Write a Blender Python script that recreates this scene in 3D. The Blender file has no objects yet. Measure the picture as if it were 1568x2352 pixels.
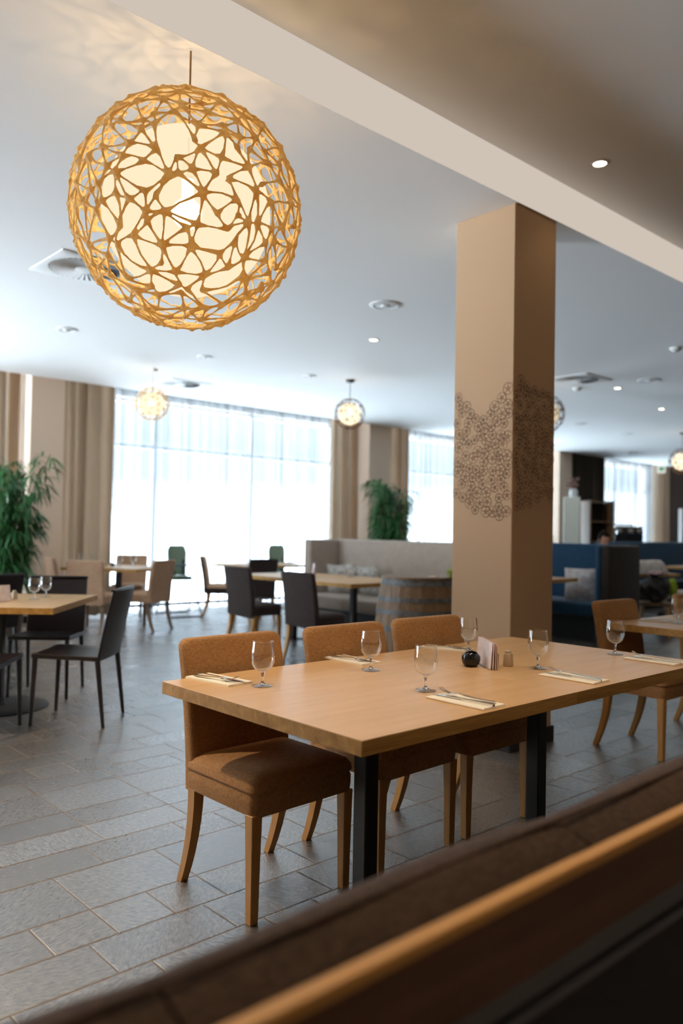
import bpy, bmesh, math, random
from mathutils import Vector, Matrix, noise
PI = math.pi
sin, cos = math.sin, math.cos
S = bpy.context.scene
C = S.collection
# ------------------------------------------------------------------ camera
CAM_H = 1.28
F_PX, PITCH, ROLL, YAW = 1833.457, 0.0232844, 0.0174308, 0.7379478
fwd = Vector((sin(YAW)*cos(PITCH), cos(YAW)*cos(PITCH), sin(PITCH)))
rgt = Vector((cos(YAW), -sin(YAW), 0)); upv = rgt.cross(fwd)
r2 = rgt*cos(ROLL)+upv*sin(ROLL); u2 = -rgt*sin(ROLL)+upv*cos(ROLL)
cam = bpy.data.cameras.new('camera'); camo = bpy.data.objects.new('camera', cam); C.objects.link(camo)
mw = Matrix((r2, u2, -fwd)).transposed().to_4x4(); mw.translation = Vector((0, 0, CAM_H)); camo.matrix_world = mw
cam.sensor_fit = 'VERTICAL'; cam.sensor_height = 36; cam.lens = 36*F_PX/2352
cam.clip_start = .05; cam.clip_end = 200
cam.dof.use_dof = True; cam.dof.focus_distance = 2.95; cam.dof.aperture_fstop = 1.65
S.camera = camo
# ------------------------------------------------------------------ world and exposure
SKY_L, GROUND_GLOW = 4.3, 80.0
W = bpy.data.worlds.new('sky'); S.world = W; W.use_nodes = True
bg = W.node_tree.nodes['Background']; bg.inputs[0].default_value = (.74, .87, 1.0, 1); bg.inputs[1].default_value = 1.0
# overcast sky above, a far brighter glow below the horizon, added to light the ceiling
_nt = W.node_tree; _tc = _nt.nodes.new('ShaderNodeTexCoord'); _sp = _nt.nodes.new('ShaderNodeSeparateXYZ'); _nt.links.new(_tc.outputs['Generated'], _sp.inputs[0])
_mr = _nt.nodes.new('ShaderNodeMapRange'); _mr.inputs['From Min'].default_value = -.12; _mr.inputs['From Max'].default_value = .06
_mr.inputs['To Min'].default_value = GROUND_GLOW; _mr.inputs['To Max'].default_value = SKY_L
_nt.links.new(_sp.outputs['Z'], _mr.inputs[0]); _nt.links.new(_mr.outputs[0], bg.inputs[1])
S.view_settings.view_transform = 'Standard'; S.view_settings.look = 'None'
S.view_settings.exposure = 0.35; S.view_settings.gamma = 1.0; S.view_settings.use_curve_mapping = False
S.cycles.max_bounces = 8; S.cycles.transparent_max_bounces = 16; S.cycles.diffuse_bounces = 5
S.cycles.caustics_reflective = False; S.cycles.caustics_refractive = False
S.cycles.sample_clamp_indirect = 6.0
try: S.cycles.use_denoising = True
except Exception: pass

def area(name, loc, rot, sx, sy, energy, col=(1, 1, 1), portal=False):
    l = bpy.data.lights.new(name, 'AREA'); l.shape = 'RECTANGLE'; l.size = sx; l.size_y = sy; l.energy = energy; l.color = col
    l.cycles.is_portal = portal
    o = bpy.data.objects.new(name, l); o.location = loc; o.rotation_euler = rot; C.objects.link(o); return o
def point(name, loc, e, col, r=.05, parent=None):
    l = bpy.data.lights.new(name, 'POINT'); l.energy = e; l.color = col; l.shadow_soft_size = r
    o = bpy.data.objects.new(name, l); o.location = loc; C.objects.link(o)
    if parent: o.parent = parent
    return o
def spot(name, loc, e, col, ang=1.9, r=.04):
    l = bpy.data.lights.new(name, 'SPOT'); l.energy = e; l.color = col; l.spot_size = ang; l.spot_blend = .8; l.shadow_soft_size = r
    o = bpy.data.objects.new(name, l); o.location = loc; C.objects.link(o); return o
WALL_Y = 11.35; CE_Y = 10.46
STEP_GLOW = .49
CZ = 3.243; UZ = 3.498; STEP_Y = 2.783
X0, X1, Y0 = -3.2, 23.2, -2.6
for i, (a, b) in enumerate([(-2.3, 3.9), (4.5, 10.1), (10.8, 16.3), (17.0, 22.7)]):
    area('daylight_portal', ((a+b)/2, WALL_Y+.35, 1.7), (-PI/2, 0, 0), b-a, 3.3, 1, portal=True)

# ------------------------------------------------------------------ materials
MATS = {}
def new_mat(name):
    m = bpy.data.materials.new(name); m.use_nodes = True; m.node_tree.nodes.clear(); return m, m.node_tree
def N(nt, t, **kw):
    n = nt.nodes.new(t)
    for k, v in kw.items():
        if k.startswith('i_'):
            n.inputs[k[2:].replace('_', ' ')].default_value = v
        else: setattr(n, k, v)
    return n
def pbr(name, col, rough=.6, col2=None, scale=8, stretch=(1, 1, 1), bump=0, bscale=None, metal=0, spec=.5, detail=4, coat=0, sheen=0, trans=0, coord='Object'):
    if name in MATS: return MATS[name]
    m, nt = new_mat(name); L = nt.links.new
    out = N(nt, 'ShaderNodeOutputMaterial'); p = N(nt, 'ShaderNodeBsdfPrincipled')
    p.inputs['Base Color'].default_value = (*col, 1); p.inputs['Roughness'].default_value = rough; p.inputs['Metallic'].default_value = metal
    p.inputs['Specular IOR Level'].default_value = spec; p.inputs['Coat Weight'].default_value = coat; p.inputs['Coat Roughness'].default_value = .25
    p.inputs['Sheen Weight'].default_value = sheen; p.inputs['Transmission Weight'].default_value = trans
    L(p.outputs[0], out.inputs[0])
    if col2 or bump:
        tc = N(nt, 'ShaderNodeTexCoord'); mp = N(nt, 'ShaderNodeMapping'); mp.inputs['Scale'].default_value = stretch
        L(tc.outputs[coord], mp.inputs[0])
        nz = N(nt, 'ShaderNodeTexNoise'); nz.inputs['Scale'].default_value = scale; nz.inputs['Detail'].default_value = detail
        L(mp.outputs[0], nz.inputs['Vector'])
        if col2:
            cr = N(nt, 'ShaderNodeValToRGB'); cr.color_ramp.elements[0].position = .35; cr.color_ramp.elements[1].position = .65
            cr.color_ramp.elements[0].color = (*col, 1); cr.color_ramp.elements[1].color = (*col2, 1)
            L(nz.outputs['Fac'], cr.inputs[0]); L(cr.outputs[0], p.inputs['Base Color'])
        if bump:
            n2 = N(nt, 'ShaderNodeTexNoise'); n2.inputs['Scale'].default_value = bscale or scale*4; n2.inputs['Detail'].default_value = 3
            L(mp.outputs[0], n2.inputs['Vector'])
            b = N(nt, 'ShaderNodeBump'); b.inputs['Strength'].default_value = bump; b.inputs['Distance'].default_value = .01
            L(n2.outputs['Fac'], b.inputs['Height']); L(b.outputs[0], p.inputs['Normal'])
    MATS[name] = m; return m
def emis(name, col, s):
    if name in MATS: return MATS[name]
    m, nt = new_mat(name); out = N(nt, 'ShaderNodeOutputMaterial'); e = N(nt, 'ShaderNodeEmission')
    e.inputs[0].default_value = (*col, 1); e.inputs[1].default_value = s; nt.links.new(e.outputs[0], out.inputs[0]); MATS[name] = m; return m
def thin_glass(name, tint=(1, 1, 1), gl=1.0, ior=1.45, rough=0.02):
    if name in MATS: return MATS[name]
    m, nt = new_mat(name); L = nt.links.new
    out = N(nt, 'ShaderNodeOutputMaterial'); t = N(nt, 'ShaderNodeBsdfTransparent'); t.inputs[0].default_value = (*tint, 1)
    g = N(nt, 'ShaderNodeBsdfGlossy'); g.inputs['Roughness'].default_value = rough; g.inputs[0].default_value = (gl, gl, gl, 1)
    lw = N(nt, 'ShaderNodeLayerWeight'); lw.inputs['Blend'].default_value = .5; p5 = N(nt, 'ShaderNodeMath', operation='POWER'); L(lw.outputs['Facing'], p5.inputs[0]); p5.inputs[1].default_value = 2.6
    pw = N(nt, 'ShaderNodeMath', operation='MULTIPLY_ADD'); L(p5.outputs[0], pw.inputs[0]); pw.inputs[1].default_value = .95; pw.inputs[2].default_value = .05
    mx = N(nt, 'ShaderNodeMixShader'); L(pw.outputs[0], mx.inputs[0]); L(t.outputs[0], mx.inputs[1]); L(g.outputs[0], mx.inputs[2])
    L(mx.outputs[0], out.inputs[0]); MATS[name] = m; return m
def fabric_mat(name, c1, c2, scale=260, rough=.85, sheen=.35, bump=.35):
    """woven cloth: fine crossed threads plus slow mottling"""
    if name in MATS: return MATS[name]
    m, nt = new_mat(name); L = nt.links.new
    out = N(nt, 'ShaderNodeOutputMaterial'); p = N(nt, 'ShaderNodeBsdfPrincipled')
    p.inputs['Roughness'].default_value = rough; p.inputs['Sheen Weight'].default_value = sheen; p.inputs['Sheen Roughness'].default_value = .4
    p.inputs['Specular IOR Level'].default_value = .25
    tc = N(nt, 'ShaderNodeTexCoord')
    m1 = N(nt, 'ShaderNodeMapping'); m1.inputs['Scale'].default_value = (1, 1, .25); L(tc.outputs['Object'], m1.inputs[0])
    m2 = N(nt, 'ShaderNodeMapping'); m2.inputs['Scale'].default_value = (.25, .25, 1); L(tc.outputs['Object'], m2.inputs[0])
    n1 = N(nt, 'ShaderNodeTexNoise'); n1.inputs['Scale'].default_value = scale; L(m1.outputs[0], n1.inputs['Vector'])
    n2 = N(nt, 'ShaderNodeTexNoise'); n2.inputs['Scale'].default_value = scale; L(m2.outputs[0], n2.inputs['Vector'])
    n3 = N(nt, 'ShaderNodeTexNoise'); n3.inputs['Scale'].default_value = 9; L(tc.outputs['Object'], n3.inputs['Vector'])
    a = N(nt, 'ShaderNodeMath', operation='ADD'); L(n1.outputs['Fac'], a.inputs[0]); L(n2.outputs['Fac'], a.inputs[1])
    a2 = N(nt, 'ShaderNodeMath', operation='MULTIPLY_ADD'); L(n3.outputs['Fac'], a2.inputs[0]); a2.inputs[1].default_value = .35; L(a.outputs[0], a2.inputs[2])
    mr = N(nt, 'ShaderNodeMapRange'); mr.inputs['From Min'].default_value = .9; mr.inputs['From Max'].default_value = 1.45; L(a2.outputs[0], mr.inputs[0])
    mx = N(nt, 'ShaderNodeMix', data_type='RGBA'); mx.inputs['A'].default_value = (*c1, 1); mx.inputs['B'].default_value = (*c2, 1)
    L(mr.outputs[0], mx.inputs['Factor']); L(mx.outputs['Result'], p.inputs['Base Color'])
    b = N(nt, 'ShaderNodeBump'); b.inputs['Strength'].default_value = bump; b.inputs['Distance'].default_value = .002; L(a.outputs[0], b.inputs['Height']); L(b.outputs[0], p.inputs['Normal'])
    L(p.outputs[0], out.inputs[0]); MATS[name] = m; return m
def wood_mat(name, c1, c2, rough=.35, axis=0, spec=.5, fine=1.0, bump=.08):
    if name in MATS: return MATS[name]
    m, nt = new_mat(name); L = nt.links.new
    out = N(nt, 'ShaderNodeOutputMaterial'); p = N(nt, 'ShaderNodeBsdfPrincipled'); p.inputs['Roughness'].default_value = rough; p.inputs['Specular IOR Level'].default_value = spec
    tc = N(nt, 'ShaderNodeTexCoord'); mp = N(nt, 'ShaderNodeMapping')
    sc = [22*fine]*3; sc[axis] = 1.4*fine; mp.inputs['Scale'].default_value = sc; L(tc.outputs['Object'], mp.inputs[0])
    n1 = N(nt, 'ShaderNodeTexNoise'); n1.inputs['Scale'].default_value = 1; n1.inputs['Detail'].default_value = 6; n1.inputs['Distortion'].default_value = .6; L(mp.outputs[0], n1.inputs['Vector'])
    m2 = N(nt, 'ShaderNodeMapping'); s2 = [260*fine]*3; s2[axis] = 6*fine; m2.inputs['Scale'].default_value = s2; L(tc.outputs['Object'], m2.inputs[0])
    n2 = N(nt, 'ShaderNodeTexNoise'); n2.inputs['Scale'].default_value = 1; n2.inputs['Detail'].default_value = 2; L(m2.outputs[0], n2.inputs['Vector'])
    a = N(nt, 'ShaderNodeMath', operation='MULTIPLY_ADD'); L(n2.outputs['Fac'], a.inputs[0]); a.inputs[1].default_value = .7; L(n1.outputs['Fac'], a.inputs[2])
    mr = N(nt, 'ShaderNodeMapRange'); mr.inputs['From Min'].default_value = .62; mr.inputs['From Max'].default_value = 1.1; L(a.outputs[0], mr.inputs[0])
    mx = N(nt, 'ShaderNodeMix', data_type='RGBA'); mx.inputs['A'].default_value = (*c1, 1); mx.inputs['B'].default_value = (*c2, 1)
    L(mr.outputs[0], mx.inputs['Factor']); L(mx.outputs['Result'], p.inputs['Base Color'])
    b = N(nt, 'ShaderNodeBump'); b.inputs['Strength'].default_value = bump; b.inputs['Distance'].default_value = .002; L(n2.outputs['Fac'], b.inputs['Height']); L(b.outputs[0], p.inputs['Normal'])
    L(p.outputs[0], out.inputs[0]); MATS[name] = m; return m
def cloth_light(name, col, w_tr, w_transp, fold=0.0):
    """thin cloth: part of the light scatters through, part passes straight between the threads (less where the cloth is seen edge-on)"""
    if name in MATS: return MATS[name]
    m, nt = new_mat(name); L = nt.links.new
    out = N(nt, 'ShaderNodeOutputMaterial'); d = N(nt, 'ShaderNodeBsdfDiffuse'); t = N(nt, 'ShaderNodeBsdfTranslucent'); tp = N(nt, 'ShaderNodeBsdfTransparent')
    d.inputs[0].default_value = (*col, 1); t.inputs[0].default_value = (*col, 1)
    a = N(nt, 'ShaderNodeMixShader'); a.inputs[0].default_value = w_tr; L(d.outputs[0], a.inputs[1]); L(t.outputs[0], a.inputs[2])
    b = N(nt, 'ShaderNodeMixShader'); b.inputs[0].default_value = w_transp; L(a.outputs[0], b.inputs[1]); L(tp.outputs[0], b.inputs[2])
    if fold:
        lw = N(nt, 'ShaderNodeLayerWeight'); lw.inputs['Blend'].default_value = .5
        ma = N(nt, 'ShaderNodeMath', operation='MULTIPLY_ADD'); L(lw.outputs['Facing'], ma.inputs[0]); ma.inputs[1].default_value = -w_transp*fold; ma.inputs[2].default_value = w_transp
        L(ma.outputs[0], b.inputs[0])
    L(b.outputs[0], out.inputs[0]); MATS[name] = m; return m
def tile_mat():
    m, nt = new_mat('stone_tiles'); L = nt.links.new
    out = N(nt, 'ShaderNodeOutputMaterial'); p = N(nt, 'ShaderNodeBsdfPrincipled')
    tc = N(nt, 'ShaderNodeTexCoord'); sp = N(nt, 'ShaderNodeSeparateXYZ'); L(tc.outputs['Object'], sp.inputs[0])
    def M(op, a, b=None, c=None):
        n = N(nt, 'ShaderNodeMath', operation=op)
        for i, v in enumerate((a, b, c)):
            if v is None: continue
            if isinstance(v, (int, float)): n.inputs[i].default_value = v
            else: L(v, n.inputs[i])
        return n.outputs[0]
    k = .948
    MOD = .2165*k; R = .22*k; PER = .99*k
    y = M('ADD', sp.outputs['Y'], -2.025*k+PER*20)
    cyc = M('FLOOR', M('DIVIDE', y, PER)); t = M('SUBTRACT', y, M('MULTIPLY', cyc, PER))
    idx = M('MINIMUM', M('FLOOR', M('DIVIDE', t, R)), 3)
    st = M('MULTIPLY', idx, R)
    en = M('ADD', st, M('ADD', R, M('MULTIPLY', M('GREATER_THAN', idx, 2.5), .11*k)))
    dy = M('MINIMUM', M('SUBTRACT', t, st), M('SUBTRACT', en, t))
    row = M('ADD', M('MULTIPLY', cyc, 4), idx)
    wn = N(nt, 'ShaderNodeTexWhiteNoise', noise_dimensions='1D'); L(row, wn.inputs['W'])
    off = M('MULTIPLY', M('FLOOR', M('MULTIPLY', wn.outputs['Value'], 3.99)), MOD*.5)
    x = M('ADD', M('ADD', sp.outputs['X'], -.086*k+40*MOD), off)
    wide = M('MULTIPLY', M('ADD', 2, M('MULTIPLY', M('GREATER_THAN', idx, 2.5), -.0)), MOD)
    col = M('FLOOR', M('DIVIDE', x, wide)); fx = M('SUBTRACT', x, M('MULTIPLY', col, wide))
    # some tiles are split into two squares
    cv = N(nt, 'ShaderNodeCombineXYZ'); L(col, cv.inputs[0]); L(row, cv.inputs[1])
    wn2 = N(nt, 'ShaderNodeTexWhiteNoise', noise_dimensions='2D'); L(cv.outputs[0], wn2.inputs['Vector'])
    split = M('GREATER_THAN', wn2.outputs['Value'], .68)
    half = M('MULTIPLY', wide, .5)
    dxm = M('ADD', M('ABSOLUTE', M('SUBTRACT', fx, half)), M('MULTIPLY', M('SUBTRACT', 1, split), 10))
    dx = M('MINIMUM', M('MINIMUM', fx, M('SUBTRACT', wide, fx)), dxm)
    side = M('MULTIPLY', M('GREATER_THAN', fx, half), split)
    d = M('MINIMUM', dx, dy)
    wob = N(nt, 'ShaderNodeTexNoise'); wob.inputs['Scale'].default_value = 60; L(tc.outputs['Object'], wob.inputs['Vector'])
    d = M('ADD', d, M('MULTIPLY', M('SUBTRACT', wob.outputs['Fac'], .5), .0035))
    mr = N(nt, 'ShaderNodeMapRange'); mr.interpolation_type = 'SMOOTHSTEP'; mr.inputs['From Min'].default_value = .0018; mr.inputs['From Max'].default_value = .0056; L(d, mr.inputs[0])
    tilef = mr.outputs[0]
    cv2 = N(nt, 'ShaderNodeCombineXYZ'); L(col, cv2.inputs[0]); L(row, cv2.inputs[1]); L(side, cv2.inputs[2])
    wn3 = N(nt, 'ShaderNodeTexWhiteNoise', noise_dimensions='3D'); L(cv2.outputs[0], wn3.inputs['Vector'])
    rot = N(nt, 'ShaderNodeVectorRotate', rotation_type='Z_AXIS'); L(tc.outputs['Object'], rot.inputs['Vector']); L(M('MULTIPLY', wn3.outputs['Value'], 6.28), rot.inputs['Angle'])
    mp = N(nt, 'ShaderNodeMapping'); mp.inputs['Scale'].default_value = (14, 34, 14); L(rot.outputs[0], mp.inputs[0])
    n1 = N(nt, 'ShaderNodeTexNoise'); n1.inputs['Scale'].default_value = 2.6; n1.inputs['Detail'].default_value = 8; n1.inputs['Roughness'].default_value = .62; n1.inputs['Distortion'].default_value = .25; L(mp.outputs[0], n1.inputs['Vector'])
    cr = N(nt, 'ShaderNodeValToRGB'); e = cr.color_ramp.elements
    e[0].position = .36; e[0].color = (.035, .034, .036, 1); e[1].position = .66; e[1].color = (.205, .188, .178, 1); L(n1.outputs['Fac'], cr.inputs[0])
    hs = N(nt, 'ShaderNodeHueSaturation'); L(cr.outputs[0], hs.inputs['Color']); L(M('ADD', .8, M('MULTIPLY', wn3.outputs['Value'], .4)), hs.inputs['Value'])
    mx = N(nt, 'ShaderNodeMix', data_type='RGBA'); mx.inputs['A'].default_value = (.15, .10, .055, 1); L(hs.outputs[0], mx.inputs['B']); L(tilef, mx.inputs['Factor'])
    L(mx.outputs['Result'], p.inputs['Base Color'])
    p.inputs['Specular IOR Level'].default_value = .8; L(tilef, p.inputs['Coat Weight']); p.inputs['Coat Roughness'].default_value = .27; p.inputs['Coat IOR'].default_value = 2.6
    L(M('ADD', M('MULTIPLY', n1.outputs['Fac'], .22), M('ADD', .13, M('MULTIPLY', wn3.outputs['Value'], .14))), p.inputs['Roughness'])
    nb = N(nt, 'ShaderNodeTexNoise'); nb.inputs['Scale'].default_value = 4; nb.inputs['Roughness'].default_value = .7; nb.inputs['Detail'].default_value = 5; L(mp.outputs[0], nb.inputs['Vector'])
    h = M('ADD', M('ADD', M('MULTIPLY', nb.outputs['Fac'], .6), M('MULTIPLY', n1.outputs['Fac'], .12)), M('MULTIPLY', tilef, .6))
    b = N(nt, 'ShaderNodeBump'); b.inputs['Strength'].default_value = .5; b.inputs['Distance'].default_value = .005; L(h, b.inputs['Height']); L(b.outputs[0], p.inputs['Normal'])
    b2_ = N(nt, 'ShaderNodeBump'); b2_.inputs['Strength'].default_value = .6; b2_.inputs['Distance'].default_value = .005; L(h, b2_.inputs['Height']); L(b2_.outputs[0], p.inputs['Coat Normal'])
    L(p.outputs[0], out.inputs[0]); return m

M_CEIL = pbr('white_plaster', (.88, .87, .85), .85, bump=.03, bscale=220)
M_WALL = pbr('beige_plaster', (.55, .36, .21), .8, bump=.03, bscale=160)
M_WALLP = pbr('pale_beige_plaster', (.76, .58, .44), .8, bump=.03, bscale=160)
M_WALLD = pbr('brown_wall_paint', (.012, .008, .006), .95, spec=.05, bump=.03, bscale=100)
M_WHITE = pbr('white_paint', (.8, .8, .78), .5)
M_FLOOR = tile_mat()
M_OAK = wood_mat('oak_tabletop', (.72, .46, .24), (.62, .375, .17), .33, spec=.4)
M_OAKE = wood_mat('oak_edge_band', (.66, .38, .12), (.36, .18, .045), .5, spec=.25, fine=1.3)
M_LEG = wood_mat('beech_leg', (.62, .33, .10), (.50, .25, .07), .4, axis=2)
M_LEGD = wood_mat('brown_leg', (.20, .11, .05), (.14, .075, .035), .4, axis=2)
M_RUST = fabric_mat('rust_fabric', (.33, .165, .065), (.50, .265, .11), sheen=.1, bump=.25)
M_BEIGE = fabric_mat('beige_fabric', (.42, .25, .15), (.60, .39, .25), sheen=.1)
M_DARKF = fabric_mat('dark_brown_fabric', (.028, .018, .016), (.06, .042, .038))
M_TAUPE = fabric_mat('taupe_fabric', (.36, .30, .25), (.50, .43, .37))
M_BLUE = fabric_mat('blue_fabric', (.012, .04, .085), (.025, .085, .16))
M_DKBR = fabric_mat('blackish_brown_fabric', (.025, .018, .014), (.045, .033, .025))
M_BENCH = fabric_mat('bench_fabric', (.036, .02, .0125), (.085, .049, .03), sheen=.05)
M_LEATHER = pbr('black_leather', (.016, .010, .010), .33, spec=.5, bump=.15, bscale=300)
M_STEEL = pbr('black_steel', (.012, .012, .012), .45)
M_SILVER = pbr('polished_steel', (.72, .70, .67), .16, metal=1)
M_GREY = pbr('grey_aluminium', (.16, .16, .17), .5, metal=.6)
M_RAIL = wood_mat('rail_wood_lit', (.70, .36, .10), (.52, .25, .065), .45)  # lamplight on the board's top painted in as a brighter wood
M_RAIL_SHADE = wood_mat('rail_wood_shade', (.15, .065, .028), (.085, .038, .018), .5)  # same board's rear face, its shade painted in as darker wood
M_CURT = cloth_light('curtain_fabric', (.60, .49, .385), .10, 0)
M_CURTD = cloth_light('dark_curtain_fabric', (.10, .078, .06), .05, 0)
M_SHEER = cloth_light('white_sheer', (.062, .062, .062), .6, .15, 1.1)
M_GLASS = thin_glass('clear_glass', (.985, .99, .99), 1.0, 1.5, 0.01)
M_PANE = thin_glass('window_glass', (.93, .96, .97), .8, 1.45, 0.0)
M_FRAME = pbr('grey_window_frame', (.42, .45, .50), .45)
M_NAP = pbr('cream_paper_napkin', (.98, .90, .76), .8, bump=.05, bscale=120)
M_BLACK = pbr('black_glazed', (.008, .008, .009), .12)
M_HAND = pbr('dark_plinth', (.012, .011, .011), .7)

# ------------------------------------------------------------------ mesh helpers
class MB:
    def __init__(s): s.b = bmesh.new()
    def box(s, x0, x1, y0, y1, z0, z1):
        vs = [s.b.verts.new(v) for v in ((x0, y0, z0), (x1, y0, z0), (x1, y1, z0), (x0, y1, z0), (x0, y0, z1), (x1, y0, z1), (x1, y1, z1), (x0, y1, z1))]
        for f in ((3, 2, 1, 0), (4, 5, 6, 7), (0, 1, 5, 4), (1, 2, 6, 5), (2, 3, 7, 6), (3, 0, 4, 7)): s.b.faces.new([vs[i] for i in f])
        return vs
    def loft(s, rings, cap=True, closed=True):
        R = [[s.b.verts.new(p) for p in r] for r in rings]
        n = len(R[0])
        for a, b in zip(R, R[1:]):
            for i in range(n if closed else n-1):
                j = (i+1) % n
                try: s.b.faces.new((a[i], a[j], b[j], b[i]))
                except ValueError: pass
        if cap and closed:
            s.b.faces.new(R[0][::-1]); s.b.faces.new(R[-1])
        return R
    def lathe(s, prof, n=32, cx=0, cy=0, cap=True):
        return s.loft([[(cx+r*cos(2*PI*i/n), cy+r*sin(2*PI*i/n), z) for i in range(n)] for r, z in prof], cap=cap)
    def tube(s, p0, p1, r0, r1=None, n=8, cap=True):
        p0, p1 = Vector(p0), Vector(p1); r1 = r0 if r1 is None else r1
        d = (p1-p0).normalized(); a = d.orthogonal().normalized(); b = d.cross(a)
        return s.loft([[p0+(a*cos(2*PI*i/n)+b*sin(2*PI*i/n))*r0 for i in range(n)], [p1+(a*cos(2*PI*i/n)+b*sin(2*PI*i/n))*r1 for i in range(n)]], cap)
    def path(s, pts, rs, n=8, cap=True):
        pts = [Vector(p) for p in pts]; rings = []
        a = None
        for i, p in enumerate(pts):
            d = (pts[min(i+1, len(pts)-1)]-pts[max(i-1, 0)]).normalized()
            if a is None: a = d.orthogonal().normalized()
            a = (a-d*a.dot(d)).normalized(); b = d.cross(a); r = rs[i] if isinstance(rs, (list, tuple)) else rs
            rings.append([p+(a*cos(2*PI*k/n)+b*sin(2*PI*k/n))*r for k in range(n)])
        return s.loft(rings, cap)
    def sphere(s, c, r, seg=24, rings=14, sc=(1, 1, 1)):
        bmesh.ops.create_uvsphere(s.b, u_segments=seg, v_segments=rings, radius=r, matrix=Matrix.Translation(c) @ Matrix.Diagonal((*sc, 1)))
    def bevel(s, w, seg=2, ang=.5):
        s.b.normal_update()
        ed = [e for e in s.b.edges if len(e.link_faces) == 2 and e.calc_face_angle(0) > ang]
        bmesh.ops.bevel(s.b, geom=ed, offset=w, segments=seg, affect='EDGES', profile=.5, clamp_overlap=True); return s
    def xf(s, m): bmesh.ops.transform(s.b, matrix=m, verts=s.b.verts); return s
def finish(name, mb, mat, parent=None, smooth=True, loc=None, rz=None, mods=None):
    me = bpy.data.meshes.new(name); bm = mb.b; bm.normal_update(); bmesh.ops.recalc_face_normals(bm, faces=bm.faces)
    if smooth:
        for f in bm.faces: f.smooth = True
        for e in bm.edges:
            if len(e.link_faces) == 2 and e.calc_face_angle(0) > .7: e.smooth = False
    bm.to_mesh(me); bm.free()
    for m in (mat if isinstance(mat, (list, tuple)) else [mat]): me.materials.append(m)
    o = bpy.data.objects.new(name, me); C.objects.link(o)
    if parent: o.parent = parent
    if loc: o.location = loc
    if rz is not None: o.rotation_euler = (0, 0, rz)
    return o
def tag(o, label=None, cat=None, group=None, kind=None):
    if label: o['label'] = label
    if cat: o['category'] = cat
    if group: o['group'] = group
    if kind: o['kind'] = kind
    return o
def thing(name, label, cat, loc=(0, 0, 0), rz=0, group=None):
    o = bpy.data.objects.new(name, None); C.objects.link(o); o.empty_display_size = .1
    o.location = loc; o.rotation_euler = (0, 0, rz); return tag(o, label, cat, group)
def dup(root, loc, rz, label=None, group=None, scale=None):
    def cp(o, par):
        c = o.copy(); C.objects.link(c)
        if par: c.parent = par
        for ch in KIDS.get(o.name, []): cp(ch, c)
        return c
    r = cp(root, None); r.location = loc; r.rotation_euler = (0, 0, rz)
    if label: r['label'] = label
    if group: r['group'] = group
    if scale: r.scale = (scale,)*3
    return r
KIDS = {}
def reg(root):
    """remember the children of a finished thing for dup()"""
    def w(o):
        ch = [x for x in C.objects if x.parent == o]
        if ch: KIDS[o.name] = ch
        for x in ch: w(x)
    w(root); return root
def struct(name, mb, mat, label=None, smooth=False, parent=None):
    o = finish(name, mb, mat, parent, smooth)
    if not parent: o['kind'] = 'structure'
    if label: o['label'] = label
    return o
def head(dx, dy): return math.atan2(dx, -dy)

# ------------------------------------------------------------------ setting
mb = MB(); mb.box(X0-.2, X1+.2, Y0-.2, WALL_Y+.15, -.2, 0); struct('floor', mb, M_FLOOR, 'grey brown stone tile floor')
mb = MB(); mb.box(X0, X1, STEP_Y, CE_Y, CZ, 3.9); struct('ceiling', mb, M_CEIL, 'white lower ceiling over the dining room')
mb = MB(); mb.box(X0, X1, Y0, STEP_Y-.001, UZ, 3.9); struct('ceiling', mb, M_CEIL, 'higher white ceiling on the near side of the step')
mb = MB(); mb.box(X0, X1, CE_Y+.001, WALL_Y+.1, 3.6, 3.9); struct('ceiling', mb, M_CEIL, 'curtain recess in the ceiling along the windows')
ADDED_BAYS = [(9.0, 11.0)]
mb = MB()
for a, b in zip([Y0-.2]+[q[1] for q in ADDED_BAYS], [q[0] for q in ADDED_BAYS]+[WALL_Y+.2]): mb.box(X0-.2, X0, a, b, 0, 3.9)
for a, b in ADDED_BAYS: mb.box(X0-.2, X0, a, b, 3.1, 3.9); mb.box(X0-.2, X0, a, b, 0, .35)
struct('wall_left', mb, M_WALL)
for i, (a, b) in enumerate(ADDED_BAYS):
    fr = MB()
    for y in (a+.03, (a+b)/2, b-.03): fr.box(X0-.12, X0-.06, y-.03, y+.03, .35, 3.1)
    for z in (.38, 3.07): fr.box(X0-.115, X0-.065, a, b, z-.03, z+.03)
    struct('window_%d' % (i+5), fr, M_FRAME)  # unseen window, added to let more daylight in from the left
    area('daylight_portal', (X0-.3, (a+b)/2, 1.72), (0, -PI/2, 0), 2.75, b-a, 1, portal=True)
mb = MB(); mb.box(X1, X1+.2, Y0-.2, WALL_Y+.2, 0, 3.9); struct('wall_right', mb, M_WALLD, 'dark brown end wall')
mb = MB(); mb.box(X0, X1, Y0-.2, Y0, 0, 3.9); struct('wall_near', mb, M_WALL)
BAYS = [(-2.3, 3.95), (4.45, 10.15), (10.75, 16.45), (17.0, 22.6)]
mb = MB()
for a, b in zip([X0]+[q[1] for q in BAYS], [q[0] for q in BAYS]+[X1]): mb.box(a, b, WALL_Y, WALL_Y+.3, 0, 3.6)
for a, b in BAYS: mb.box(a, b, WALL_Y, WALL_Y+.3, 3.3, 3.6)
struct('wall_far', mb, M_WALLP, 'beige wall between the tall windows')
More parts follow.
